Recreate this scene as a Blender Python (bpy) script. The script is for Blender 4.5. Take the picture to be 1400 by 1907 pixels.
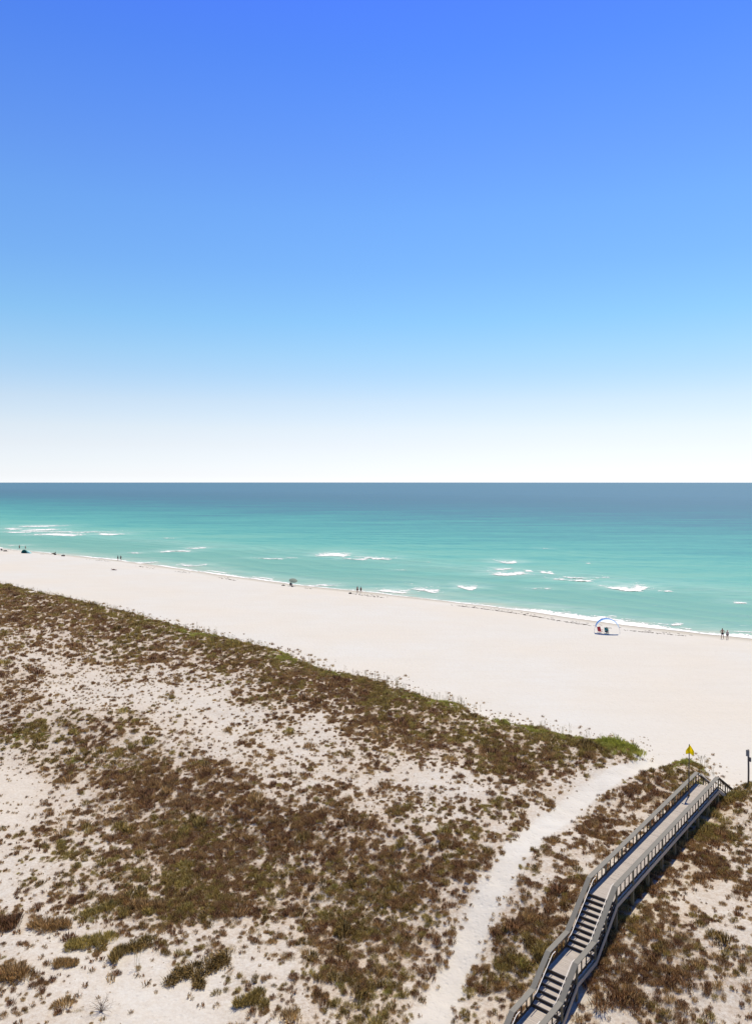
import bpy, bmesh, math, random
import numpy as np
from mathutils import Vector, Matrix

for _o in list(bpy.data.objects):
    bpy.data.objects.remove(_o)
scene = bpy.context.scene
col = scene.collection

# ------------------------------------------------------------------ camera
CAM_H = 29.0                                   # eye height above the water, upper-floor balcony
cam_d = bpy.data.cameras.new('camera')
cam = bpy.data.objects.new('camera', cam_d)
col.objects.link(cam)
cam.location = (0, 0, CAM_H)
cam.rotation_euler = (math.radians(90), 0, 0)
cam_d.sensor_fit = 'HORIZONTAL'
cam_d.sensor_width = 36
cam_d.lens = 36
cam_d.shift_y = -55.5 / 1400
cam_d.clip_start = 0.5
cam_d.clip_end = 200000
scene.camera = cam

# ------------------------------------------------------------------ sky and sun
SUN_EL, SUN_AZ = math.radians(66), math.radians(33)    # ahead and to the right, over the sea
world = bpy.data.worlds.new('World')
scene.world = world
world.use_nodes = True
wt = world.node_tree
wt.nodes.clear()
sky = wt.nodes.new('ShaderNodeTexSky')
sky.sky_type = 'NISHITA'
sky.sun_disc = False
sky.sun_elevation = SUN_EL
sky.sun_rotation = SUN_AZ
sky.air_density, sky.dust_density, sky.ozone_density, sky.altitude = 1.0, 0.1, 2.0, 0
tc = wt.nodes.new('ShaderNodeTexCoord')
sx = wt.nodes.new('ShaderNodeSeparateXYZ')
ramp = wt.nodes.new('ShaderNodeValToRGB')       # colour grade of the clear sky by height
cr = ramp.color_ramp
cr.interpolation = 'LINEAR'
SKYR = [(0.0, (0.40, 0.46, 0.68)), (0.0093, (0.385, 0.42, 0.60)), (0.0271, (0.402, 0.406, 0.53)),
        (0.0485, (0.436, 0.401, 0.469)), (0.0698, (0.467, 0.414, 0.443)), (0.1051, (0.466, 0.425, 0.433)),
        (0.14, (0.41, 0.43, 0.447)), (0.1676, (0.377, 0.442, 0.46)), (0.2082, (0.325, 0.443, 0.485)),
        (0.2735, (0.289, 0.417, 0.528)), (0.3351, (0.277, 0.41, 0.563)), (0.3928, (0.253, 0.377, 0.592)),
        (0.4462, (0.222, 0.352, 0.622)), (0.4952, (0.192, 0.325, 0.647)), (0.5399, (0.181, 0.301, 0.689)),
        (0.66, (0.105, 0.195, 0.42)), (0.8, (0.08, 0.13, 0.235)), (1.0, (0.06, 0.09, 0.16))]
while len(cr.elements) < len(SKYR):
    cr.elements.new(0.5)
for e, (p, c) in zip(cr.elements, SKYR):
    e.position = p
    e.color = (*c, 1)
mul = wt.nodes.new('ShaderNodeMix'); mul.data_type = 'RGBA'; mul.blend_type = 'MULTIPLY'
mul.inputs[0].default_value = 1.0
bg = wt.nodes.new('ShaderNodeBackground')
sc2 = wt.nodes.new('ShaderNodeVectorMath'); sc2.operation = 'SCALE'; sc2.inputs['Scale'].default_value = 2.0
wo = wt.nodes.new('ShaderNodeOutputWorld')
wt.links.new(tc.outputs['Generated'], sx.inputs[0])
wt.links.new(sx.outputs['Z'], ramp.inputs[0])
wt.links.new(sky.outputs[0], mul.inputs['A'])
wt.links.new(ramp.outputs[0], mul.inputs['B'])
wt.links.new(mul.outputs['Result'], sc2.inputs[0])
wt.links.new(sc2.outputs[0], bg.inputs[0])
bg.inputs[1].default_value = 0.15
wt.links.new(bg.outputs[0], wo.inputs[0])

sun_d = bpy.data.lights.new('sun', 'SUN')
sun = bpy.data.objects.new('sun', sun_d)
col.objects.link(sun)
sun_d.energy = 4.9
sun_d.color = (1.0, 0.87, 0.68)
sun_d.angle = math.radians(0.53)
sv = Vector((math.cos(SUN_EL) * math.sin(SUN_AZ), math.cos(SUN_EL) * math.cos(SUN_AZ), math.sin(SUN_EL)))
sun.rotation_euler = (-sv).to_track_quat('-Z', 'Y').to_euler()
sun.location = (60, 80, 120)

scene.view_settings.view_transform = 'Standard'
scene.view_settings.look = 'None'
scene.view_settings.exposure = 0.0
scene.view_settings.gamma = 1.0
scene.view_settings.use_curve_mapping = False
scene.render.engine = 'CYCLES'
scene.cycles.max_bounces = 6
scene.cycles.transparent_max_bounces = 8

# ------------------------------------------------------------------ helpers
rng = np.random.default_rng(7)
random.seed(7)
AXIS = math.radians(39.4)                       # the boardwalk runs this far right of the view direction
SN, CN = math.sin(AXIS), math.cos(AXIS)


def W(s, t):
    """beach frame (s towards the sea, t along the shore) to world x, y"""
    return SN * s + CN * t, CN * s - SN * t


def ST(x, y):
    return SN * x + CN * y, CN * x - SN * y


def sstep(a, b, x):
    k = np.clip((x - a) / (b - a), 0, 1)
    return k * k * (3 - 2 * k)


def _hash(ix, iy, seed):
    h = (ix.astype(np.int64) * 374761393 + iy.astype(np.int64) * 668265263 + seed * 1442695041) & 0xffffffff
    h = ((h ^ (h >> 13)) * 1274126177) & 0xffffffff
    return ((h ^ (h >> 16)) & 0xffff) / 65535.0


def vnoise(x, y, seed=0):
    x = np.asarray(x, float); y = np.asarray(y, float)
    ix = np.floor(x); iy = np.floor(y)
    fx = x - ix; fy = y - iy
    fx = fx * fx * (3 - 2 * fx); fy = fy * fy * (3 - 2 * fy)
    a = _hash(ix, iy, seed); b = _hash(ix + 1, iy, seed)
    c = _hash(ix, iy + 1, seed); d = _hash(ix + 1, iy + 1, seed)
    return (a + (b - a) * fx) * (1 - fy) + (c + (d - c) * fx) * fy


def fbm(x, y, seed=0, octs=4):
    v = 0; amp = 1; tot = 0
    x = np.asarray(x, float); y = np.asarray(y, float)
    for o in range(octs):
        v = v + amp * vnoise(x * 2 ** o + 17.3 * o, y * 2 ** o - 9.1 * o, seed + o)
        tot += amp; amp *= 0.5
    return v / tot


def mesh_obj(name, verts, faces, mat, parent=None, smooth=False, link=True):
    me = bpy.data.meshes.new(name)
    me.from_pydata([tuple(v) for v in verts], [], [tuple(f) for f in faces])
    me.materials.append(mat)
    if smooth:
        me.polygons.foreach_set('use_smooth', [True] * len(me.polygons))
    me.update()
    o = bpy.data.objects.new(name, me)
    if link:
        col.objects.link(o)
    if parent:
        o.parent = parent
    return o


def grid_mesh(name, P, mat, smooth=True, attrs=None):
    """P: (n, m, 3) array of points to one sheet"""
    n, m, _ = P.shape
    idx = np.arange(n * m).reshape(n, m)
    q = np.stack([idx[:-1, :-1], idx[1:, :-1], idx[1:, 1:], idx[:-1, 1:]], -1).reshape(-1, 4)
    me = bpy.data.meshes.new(name)
    me.vertices.add(n * m)
    me.vertices.foreach_set('co', P.reshape(-1).astype(np.float32))
    me.loops.add(q.size)
    me.loops.foreach_set('vertex_index', q.reshape(-1).astype(np.int32))
    me.polygons.add(len(q))
    me.polygons.foreach_set('loop_start', np.arange(0, q.size, 4, dtype=np.int32))
    me.polygons.foreach_set('use_smooth', np.full(len(q), smooth))
    for k, v in (attrs or {}).items():
        a = me.attributes.new(k, 'FLOAT', 'POINT')
        a.data.foreach_set('value', v.reshape(-1).astype(np.float32))
    me.materials.append(mat)
    me.update()
    me.validate()
    o = bpy.data.objects.new(name, me)
    col.objects.link(o)
    return o


def tag(o, label, cat=None, group=None, kind=None):
    o['label'] = label
    if cat: o['category'] = cat
    if group: o['group'] = group
    if kind: o['kind'] = kind
    return o


def empty(name, loc, rz=0.0):
    o = bpy.data.objects.new(name, None)
    o.empty_display_size = 0.3
    o.location = loc
    o.rotation_euler = (0, 0, rz)
    col.objects.link(o)
    return o


class MB:
    """collects shapes for one mesh"""
    def __init__(self):
        self.v, self.f = [], []

    def prism(self, lo, hi):
        """lo, hi: matching rings of points, closed into a solid"""
        n = len(lo); b = len(self.v)
        self.v += [tuple(p) for p in lo] + [tuple(p) for p in hi]
        self.f += [tuple(b + (i + 1) % n if k == 1 else b + i if k == 0 else b + n + (i + 1) % n if k == 2 else b + n + i
                         for k in range(4)) for i in range(n)]
        self.f.append(tuple(b + n - 1 - i for i in range(n)))
        self.f.append(tuple(b + n + i for i in range(n)))
        return self

    def box(self, x0, x1, y0, y1, z0, z1):
        return self.prism([(x0, y0, z0), (x1, y0, z0), (x1, y1, z0), (x0, y1, z0)],
                          [(x0, y0, z1), (x1, y0, z1), (x1, y1, z1), (x0, y1, z1)])

    def beam(self, x0, za, x1, zb, y0, y1, h):
        """plank along x from height za to zb (tops), thickness h"""
        return self.prism([(x0, y0, za - h), (x1, y0, zb - h), (x1, y1, zb - h), (x0, y1, za - h)],
                          [(x0, y0, za), (x1, y0, zb), (x1, y1, zb), (x0, y1, za)])

    def tube(self, pts, r, n=8):
        pts = [Vector(p) for p in pts]
        rs = r if isinstance(r, (list, tuple)) else [r] * len(pts)
        b = len(self.v)
        for i, p in enumerate(pts):
            d = (pts[min(i + 1, len(pts) - 1)] - pts[max(i - 1, 0)]).normalized()
            u = d.cross(Vector((0, 0, 1)) if abs(d.z) < .95 else Vector((1, 0, 0))).normalized()
            w = d.cross(u)
            for k in range(n):
                a = 2 * math.pi * k / n
                self.v.append(tuple(p + (u * math.cos(a) + w * math.sin(a)) * rs[i]))
        for i in range(len(pts) - 1):
            for k in range(n):
                self.f.append((b + i * n + k, b + i * n + (k + 1) % n, b + (i + 1) * n + (k + 1) % n, b + (i + 1) * n + k))
        self.f.append(tuple(b + k for k in range(n))[::-1])
        e = b + (len(pts) - 1) * n
        self.f.append(tuple(e + k for k in range(n)))
        return self

    def build(self, name, mat, parent=None, smooth=False):
        return mesh_obj(name, self.v, self.f, mat, parent, smooth)


def pmat(name, color, rough=0.8, spec=0.3, var=0.0, nscale=0.0, namp=0.0, bump=0.0, bscale=60.0, stretch=(1, 1, 1),
         trans=0.0, metal=0.0, coord='Object', tint=0.0):
    """plain procedural material: base colour, noise variation, per-object variation, fine bump"""
    m = bpy.data.materials.new(name)
    m.use_nodes = True
    nt = m.node_tree
    b = nt.nodes['Principled BSDF']
    b.inputs['Roughness'].default_value = rough
    b.inputs['Specular IOR Level'].default_value = spec
    b.inputs['Metallic'].default_value = metal
    tcn = nt.nodes.new('ShaderNodeTexCoord')
    mp = nt.nodes.new('ShaderNodeMapping')
    mp.inputs['Scale'].default_value = stretch
    nt.links.new(tcn.outputs[coord], mp.inputs[0])
    hsv = nt.nodes.new('ShaderNodeHueSaturation')
    hsv.inputs['Color'].default_value = (*color, 1)
    val = nt.nodes.new('ShaderNodeValue'); val.outputs[0].default_value = 1.0
    cur = val.outputs[0]

    def add(src, amp, centre=0.5):
        nonlocal cur
        mm = nt.nodes.new('ShaderNodeMath'); mm.operation = 'MULTIPLY_ADD'
        mm.inputs[1].default_value = amp
        mm.inputs[2].default_value = -amp * centre
        nt.links.new(src, mm.inputs[0])
        aa = nt.nodes.new('ShaderNodeMath'); aa.operation = 'ADD'
        nt.links.new(cur, aa.inputs[0]); nt.links.new(mm.outputs[0], aa.inputs[1])
        cur = aa.outputs[0]
    if namp:
        nz = nt.nodes.new('ShaderNodeTexNoise')
        nz.inputs['Scale'].default_value = nscale
        nz.inputs['Detail'].default_value = 6
        nt.links.new(mp.outputs[0], nz.inputs['Vector'])
        add(nz.outputs['Fac'], namp)
    if var:
        oi = nt.nodes.new('ShaderNodeObjectInfo')
        add(oi.outputs['Random'], var)
        hm = nt.nodes.new('ShaderNodeMath'); hm.operation = 'MULTIPLY_ADD'
        hm.inputs[1].default_value = 0.05 * var; hm.inputs[2].default_value = 0.5 - 0.025 * var
        nt.links.new(oi.outputs['Random'], hm.inputs[0])
        nt.links.new(hm.outputs[0], hsv.inputs['Hue'])
    if tint:
        at = nt.nodes.new('ShaderNodeAttribute'); at.attribute_name = 'tint'
        add(at.outputs['Fac'], tint, .42)
    nt.links.new(cur, hsv.inputs['Value'])
    nt.links.new(hsv.outputs[0], b.inputs['Base Color'])
    if bump:
        n2 = nt.nodes.new('ShaderNodeTexNoise'); n2.inputs['Scale'].default_value = bscale; n2.inputs['Detail'].default_value = 5
        nt.links.new(mp.outputs[0], n2.inputs['Vector'])
        bp = nt.nodes.new('ShaderNodeBump'); bp.inputs['Strength'].default_value = bump; bp.inputs['Distance'].default_value = 0.02
        nt.links.new(n2.outputs['Fac'], bp.inputs['Height'])
        nt.links.new(bp.outputs[0], b.inputs['Normal'])
    if trans:
        tr = nt.nodes.new('ShaderNodeBsdfTranslucent')
        nt.links.new(hsv.outputs[0], tr.inputs['Color'])
        mx = nt.nodes.new('ShaderNodeMixShader'); mx.inputs[0].default_value = trans
        out = nt.nodes['Material Output']
        nt.links.new(b.outputs[0], mx.inputs[1]); nt.links.new(tr.outputs[0], mx.inputs[2])
        nt.links.new(mx.outputs[0], out.inputs['Surface'])
    return m


# ------------------------------------------------------------------ lie of the land
EDGE_T = [-400, -220, -198.6, -166.8, -142, -120.7, -103.8, -87.7, -73.1, -63.9, -52.9, -49.3, -44.3, -41.1, -37.8, -34.4,
          -31.4, -29.1, -27.0, -25.6, -24.4, -23.6, -22.0, -20.4, -19.4, -17.4, -16.3, -5, 60, 400]
EDGE_S = [91, 89.4, 88.6, 86.5, 85.2, 83.4, 82.6, 80.3, 77.0, 77.8, 74.7, 75.1, 73.0, 73.3, 73.2, 72.6, 72.4, 73.5, 72.8,
          69.5, 68.5, 72.2, 73.6, 72.5, 70.0, 69.0, 71.7, 72.5, 70, 72]
SHORE_T = [-6000, -420, -337, -285, -240, -190, -154, -108, -78.7, -54, -34.5, 40, 6000]
SHORE_S = [151, 151, 150.5, 153, 155, 151.5, 150, 153, 152.5, 150, 151.6, 151, 151]
PATH = np.array([(14, -19.5), (27.8, -21.7), (30.5, -22.3), (35.6, -23.6), (40.1, -24.7), (46.0, -25.7), (51.8, -26.2), (59.0, -26.3),
                 (65.2, -25.7), (70.2, -24.6), (75.9, -23.8)])


def edge_s(t): return np.interp(t, EDGE_T, EDGE_S)
def shore_s(t): return np.interp(t, SHORE_T, SHORE_S)


def path_dist(s, t):
    d = np.full(np.shape(s), 1e9)
    for a, b in zip(PATH[:-1], PATH[1:]):
        v = b - a
        k = np.clip(((s - a[0]) * v[0] + (t - a[1]) * v[1]) / (v @ v), 0, 1)
        d = np.minimum(d, np.hypot(s - a[0] - k * v[0], t - a[1] - k * v[1]))
    return d


def ground(s, t):
    s = np.asarray(s, float); t = np.asarray(t, float)
    se = edge_s(t) + 1.2 * (fbm(t / 6, s / 60, 31) - .5)
    d = s - se
    lo = .75 + .8 * np.clip((-30 - t) / 90, 0, 1)
    top = 2.85 + 1.1 * (fbm(s / 13, t / 17, 3) - .5) + .5 * np.exp(-((d + 5) / 4.5) ** 2)
    dune = lo + (top - lo) * sstep(33.5, 47, s) + .55 * (fbm(s / 5, t / 5, 11) - .5) + .16 * (fbm(s / 1.2, t / 1.2, 12) - .5)
    near = np.exp(-((t + 18.05) / 2.2) ** 2)
    dune = dune * (1 - near) + near * (lo + (2.85 - lo) * sstep(33.5, 46, s) + .15 * (fbm(s / 2, t / 2, 5) - .5))
    pd = path_dist(s, t)
    dune = dune - (.22 * np.exp(-(pd / 1.0) ** 2)) + .16 * (fbm(s / .75, t / .75, 14, 2) - .5) * np.exp(-(pd / 1.2) ** 2)
    sb = s + np.where(s > 110, (151.5 - shore_s(t)) * sstep(110, 140, s), 0)
    beach = np.interp(sb, [40, 75, 110, 134, 142, 151.5, 165, 200, 400], [2.0, 1.8, 1.45, 1.2, .85, .0, -1.0, -3.0, -8])
    beach = beach + .10 * (fbm(s / 7, t / 12, 21) - .5) * sstep(148, 138, s) + .05 * (fbm(s / 1.1, t / 1.1, 22) - .5) * sstep(148, 130, s)
    w = sstep(-2.0, 4.0, d)
    return dune * (1 - w) + beach * w


DENS_S0, DENS_T0 = 16, -206
DENS = np.array([[int(c) for c in r] for r in """6666666666666666655555555555555555444444444445555556666666666666666677777888877766655566667777766666554433222111111111111111111111222233322211111112455532234455322222222222332222211000000223445642453456455
6666666666666666665555555555555555544444444444555555666666666666666666777788887776665555666777777666655443322211111111111111111111122223332221111111245554223345642222222233222221100000002234456504442364555
6666666666666666666655555555555555554444444444455555556666666666666666677777888877766555566667777766665544333221111111111111111111112222333222111111123555432334564222223322222111000000122344565134533474555
7666666666666666666665555555555555555444444444445555555666666666666666667777788887776665556666777776666554433322211111111111111111111122233322211111111355543233456422332222221100000001223445653245424563555
7766666666666666666666555555555555555554444444444555555566666666666666666777778888777666555666677777666665544332221111111111111111111112223333222111111134554323344422222222110000000012234456641445333654555
7777666666666666666666655555555555555555444444444445555556666666666666666677777888877766655566667777766666554433222111111111111111111111222233322211111112455532223333222211100000000222344556513454244744555
7777766666666666666666666555555555555555544444444444555555666666666666666666777778887776665556666777777666655443322211111111111111111111122223332221111111245543221222121110000000012223445565224453336635555
7777776666666666666666666655555555555555554444444444455555556666666666666666677777888877766555566677777766665544333221111111111111111111112222333222111111123433211111111000000000122234455653144542436535555
7777777666666666666666666665555555555555555544444444445555555666666666666666667777788887776665556666777776666554433322111111111111111111111122233322211111222333222321110000000001222344456540345533457445555
7777777766666666666666666666555555555555555554444444444455555566666666666666666777778888777666555666677777666655443332221111111111111111111112223333222222333443323332111110000012223444566512445424367445555
7777777777666666666666666666655555555555555555444444444445555556666666666666666677777888877766655566667777766666554433222111111111111111111111222333332333333454434431111111011222234445665214455334466355555
7777777777766666666666666666666555555555555555544444444444555555566666666666666666777778887776665556666777776666655443322211111111111111111111122233433333334455545553233331022222344455653034454233575355555
7777777777776666666666666666666655555555555555554444444444455555556666666666666666677777888877666555666677777766665544332221111111111111111111112334444444455555556765433431133234444556541244543243674455555
7777777777777666666666666666666665555555555555555544444444445555555666666666666666667777788887776655556667777776666554433322111111111111111111112345555544455665556776544443222244445566511444542334664455555
7777777777777776666666666666666666555555555555555554444444444455555566666666666666666777778888777665555666677777666655443332221111111111111111122345655444455655567887654442221235555665213445432435753555555
7777777777777777666666666666666666655555555555555555444444444445555556666666666666666667777888877766655566667777766665544333222111111111111111123455555444455556677887764333332345556653024455423446743555555
7777777777777777766666666666666666666555555555555555544444444444555555566666666666666666777788887776665556666777776666655443322211111111111112234454555554555566777788765443334556766541244454324356644555555
7777777777777777776666666666666666666655555555555555555444444444455555556666666666666666677777888777666555666677777666665544332221111111111223344444555566666666677788876554455667776421344554334367534555555
7777777777777777777666666666666666666665555555555555555544444444444555555666666666666666667777788887766655566667777776666554433222222222223333444455666778778776678888887655666777667302444543243467435555555
7777777777777777777776666666666666666666655555555555555554444444444455555556666666666666666777778888777666555666677777666655443333344444444544444566777888888887778888878777777887775233445543343566435555555
7777777777777777777777766666666666666666665555555555555555544444444444555555666666666666666667777788887766655566667777776666554444455666666666556677788888888899888888877877888887875346655432344675445555555
8777777777777777777777777666666666666666666655555555555555555444444444445555556666666666666666677777888777666555666677777666666655556667777777777778888888888888988888888877778888875235766533434675345555555
8888777777777777777777777776666666666666666666655555555555555554444444444455555566666666666666666777788887776665556666777777777766666677777778888888888888877888888888888777778888763036776533435664345555555
8888887777777777777777777777766666666666666666666555555555555555544444444444555555666666666666666667777888877766655566667777777766666677777788888888777778888888888888878778888888862146778776556764355555555
8888888887777777777777777777777766666666666666666665555555555555555444444444445555556666666666666666677778888777666555666778887776667777777778888887777667777788889988888888888887663235678877666754455555555
8888888888877777777777777777777777666666666666666666655555555555555555444444444455555566666666666666666777788887776665556677788777777777766777888887766666677777788888888787777788763146567777876643455555555
8888888888888877777777777777777777777666666666666666666655555555555555554444444444555555566666666666666667777788877666555566777888877777776777777887766777777776677888877777777788752136667778877764555555555
8888888888888888777777777777777777777776666666666666666666555555555555555544444444445555555666666666666666677777777766555555667778888777766666666666667887777665666778776667667778853125666778887876665555555
8888888888888888887777777777777777777777766666666666666666665555555555555555444444444455555566666666666666666667777765544445566677788877766655555555678877665555555667666666666677764124556678777876566655555
8888888888888888888877777777777777777777777666666666666666666655555555555555554444444444555555666666666666666666665544333344455566677877765544444444567766554444445556566655555566653134555556667765446665555
8888888888888888888888777777777777777777777776666666666666666665555555555555555444444444445555556666666666655555544332222334444455566777655444444433445555444433444445555554444565542234554444576643334566655
8888888888888888888888877777777777777777777777666666666666666666655555555555555554444444444555555666666665555544433222222233333444555666554444443333334444333333334334455544334555532124544443466532233456665
8888888888888888888888888777777777777777777777766666666666666666665555555555555555444444444455555566666555554443322222222222223334455554444444333223333444333333333334444443334455432125434443234432223344666
8888888888888888888888888877777777777777777777777666666666666666666555555555555555544444444445555555555555544433222222222211222334444444433333322223333443333333333334444433333454332135444454333333222234456
8888888888888888888888888887777777777777777777777766666666666666666665555555555555554444444444455555555555444332222222222111122333333333333322222233333443333333333334333333334454322244444565433344322223345
8888888888888888888888888888777777777777777777777776666666666666666666555555555555555544444444444444444444443332222222222111222233333333332221122233333333223333443333333223334554332234444567543355432222334
9888888888888888888888888888877777777777777777777777666666666666666666655555555555555554444444444444444444433332222222222222222222222222222211122233222222233334444333332222334444332234444567654345544322233
9998888888888888888888888888888777777777777777777777766666666666666666665555555555555555444444333334444444333222222222222222222111222222222211222222222222233334444433332222234454321145444568655444554432223
9999888888888888888888888888888877777777777777777777777666666666666666666555555555555555444443333333333333332222222222222222222111111222222222222333222222233333444443322222223454321245444467665444455443222
9999988888888888888888888888888887777777777777777777777766666666666666666665555555555555444444333333333333322222333332222222221111111112222211222333332222233334444443322222223444320255444456665444445554322
9999998888888888888888888888888888777777777777777777777776666666666666666666555555555555444444443333333333333333333333322222222221111111222111223333333222333444444443332233334444311354444456665444444555433
9999999988888888888888888888888888887777777777777777777777666666666666666666655555555555555444444443344333333333333333332222222222111112222222233333333323344444455443333334445554312344444357655444444445544
9999999998888888888888888888888888888777777777777777777777766666666666666666655555555555555555444444444444444444444433333222222222221123333333333444333333444455555443333455555554322344433357645544444444554
9999999999888888888888888888888888888877777777777777777777777666666666666666655555555555555555555554444555555544444433333233333322222234554444444444333344555555555444444566666654321345443357655554444444455
9999999999988888888888888888888888888887777777777777777777777766666666666666555555555556666665555555555555555555554433333333333332223345655544455544334445555556655545555677777754311355544456654555444444445
9999999999998888888888888888888888888888777777777777777777777776666666666655555555555566666666666655556666666655554443333333333333333455666555555543344555556666665555666778877654311356554456654455544444444
9999999999999988888888888888888888888888887777777777777777777777666666666555555555555666666766666666666666666666555443333344444333334456666666665543445556666677666566677788776654312366655556654445554444444
9999999999999998888888888888888888888888888777777777777777777777766666666555555555555666667777766666666667777666655444444444444443334456677666665544455666667777666666677788766554322357765666654444455544444
9999999999999999888888888888888888888888888877777777777777777777766666666555555555556666677777766666666677777766655555544455555444434567777777766555566666777877766666677887766554321257766677754444445554444
9999999999999999988888888888888888888888888887777777777777777777766666666555555555666667777777666666667777777776666655555555555555455677777777776655666777778887766666667787666554421257766678755444444555444
9999999999999999998888888888888888888888888888777777777777777777766666666665555556666677777776666666777777777777776666666666666665666788888887777666667777778777766666666777666665432357776678765544444455544
9999999999999999999988888888888888888888888888887777777777777777776666666666656666667777777766666667777777777777777776666666777766777888888887777666677777777777766666666677666666544577877777766554444445555
9999999999999999999998888888888888888888888888888777777777777777777776666666666666777777777766667777777777777777888777766677788777788889998888777666777777777777766666655677776777655677887777776665544444455
9999999999999999999999888888888888888888888888888877777777777777777777777666666777777777777777777777777778877788888777777777888888888889998888777677788877777777666555656778777888766888888877777666554444445
9999999999999999999999988888888888888888888888888887777777777777777777777777777777777777777777777777778888888888888777777778888888888889998888777777888887777777765555667788887899878888888888777766655444444
9999999999999999999999999888888888888888888888888888877777777777877777777777777777777777777777777777888888877788888777777888888888888889988888877888888888777777665556667889987788988888878888877776665544444
9999999999999999999999999988888888888888888888888888887777777888888888777777777777777777777777777778888888777788888777788888888888888888888888888888888888877777655556678989976678899988877888887777766654444
9999999999999999999999999998888888888888888888888888888888888888888888888888887777777777777777777888888887777888888888888888888888888889988888888899888888887777554566789989876667789998877778888777776665544
9999999999999999999999999999888888888888888888888888888888888888888888888888888777777777777777778888888877778888888888888888888888888899999888899999988888888876545566789988876556778999887777888887777666554
9999999999999999999999999999988888888888888888888888888888888888888888888888888877777777777777888888888777788888888888888888888888888999999989999999998888888877655567899988876655677899988777788888777766655
9999999999999999999999999999999888888888888888888888888888888888888888888888888887777777777778888888887778888899988888888888888898889999999999999999999888888887666677899988877665566788998877778888877776665
9999999999999999999999999999999988888888888888888888888888888888888888888888888888877777777888888888887888889999999998888888889999999999999999999999999988888888777778999988887766556678899888777788887777766
9999999999999999999999999999999998888888888888888888888888888888888888888888888888887777888888888888888888899999999999888888999999889999999999999999999999888998887888999988888777665567789988877778888777776
9999999999999999999999999999999999888888888888888888888888888888888888888888888888888888888888888888888888999999999999998999999998888999999999999999999999999999988889999999888877766556778998887777888887777
9999999999999999999999999999999999998888888888888888888888888888888888888888888888888888888888888888888888999999999999999999999988888899999999999999999999999999999999999999988888776655667899988777788888777
9999999999999999999999999999999999999888888888888888888888888888888888888888888888888888888888888888888889999999999999999999999888888888999999999999999999999999999999999999998888877665566788998887778888877
9999999999999999999999999999999999999988888888888888888888888888888888888888888888888888888888888888888889999999999999999999999888888888899999999999999999999999999999999999999888887766656678899888777788887
9999999999999999999999999999999999999998888888888888888888888888888888888888888888888888888888888888888889999999999999999999999888888888889999999999999999999999999999999999999998888777665567789988877778888
9999999999999999999999999999999999999999888888888888888888888888888888888888888888888888888888888888888899999999999999999999998888888888888999999999999999999999999999999999999999888887766556778998887777888
9999999999999999999999999999999999999999998888888888888888888888888888888888888888888888888788888888888999999999999999999999999888888888888899999999999999999999999999999999999999988888776655667889988777788
9999999999999999999999999999999999999999999888888888888888888888888888888888888888888888777777888888888999999999999999999999999988888888888888999999999999999999999999999999999999998888877665566788998887778
9999999999999999999999999999999999999999999988888888888888888888888888778888888888888777777777788888889999999999999999999999999998888888888888899999999999999999999999999999999999999888887766655677899888777
9999999999999999999999999999999999999999999998888888888888888888887777777888888888877777777777778888889999999999999999999999999999988888888888889999999999999999999999999999999999999998888777665567789988877
9999999999999999999999999999999999999999999999888888888888888888777777777788888887777777777777778888889999999999999999999999999999998888888888888999999999999999999999999999999999999999888887766556778999887
9999999999999999999999999999999999999999999999998888888888888877777777777777877777777777777777778888888999999999999999999999999999999888888888888889999999999999999999999999999999999999988888776655667889988
9999999999999999999999999999999999999999999999999888888888888777777777777777777777777777777777778888888889999999999999999999999999999988888888888888999999999999999999999999999999999999998888877666566788998
9999999999999999999999999999999999999999999999999988888888887777777777777777777777777777777777778888888888999999999999999999999999999998888888888888899999999999999999999999999999999999999988887776655677899""".split()], float) / 9.0


def density(s, t):
    fs = np.clip(s - DENS_S0, 0, DENS.shape[0] - 1.001)
    ft = np.clip(t - DENS_T0, 0, DENS.shape[1] - 1.001)
    i = fs.astype(int); j = ft.astype(int); a = fs - i; b = ft - j
    v = DENS[i, j] * (1 - a) * (1 - b) + DENS[i + 1, j] * a * (1 - b) + DENS[i, j + 1] * (1 - a) * b + DENS[i + 1, j + 1] * a * b
    e = s - edge_s(t)
    far = sstep(-40, -90, t)
    v = v * sstep(1.6, -2.2, e + 5.0 * (fbm(s / 2.2, t / 2.6, 79, 3) - .5) + far * 9.0 * (fbm(s / 5, t / 11, 80, 3) - .45))
    v = np.maximum(v, sstep(7.5, 2.0, e) * sstep(-3, 1, e) * (.10 + .75 * np.clip(fbm(s / 1.6, t / 4.0, 82, 3) - .45, 0, 1)) * (e > -3))
    lane = (t > -18.9) & (t < -17.2) & (s > 41) & (s < 66)         # scrub in the shade under the boardwalk
    v = np.where(lane, np.maximum(v, .8), v)
    v = v * (1 - .22 * sstep(-45, -80, t))
    pdist = path_dist(s, t)
    side = np.exp(-((pdist - 1.6) / .9) ** 2) * (s < 52)
    v = np.maximum(v, side * .62 * (.55 + .6 * vnoise(s / 1.7, t / 1.7, 76)))
    wid = np.interp(s, [28, 34, 45, 58, 70], [.42, .36, .30, .40, .9]) + .30 * vnoise(s / 2.5, t / 2.5, 77)
    v = v * sstep(wid, wid + .5, pdist)
    return v


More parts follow.
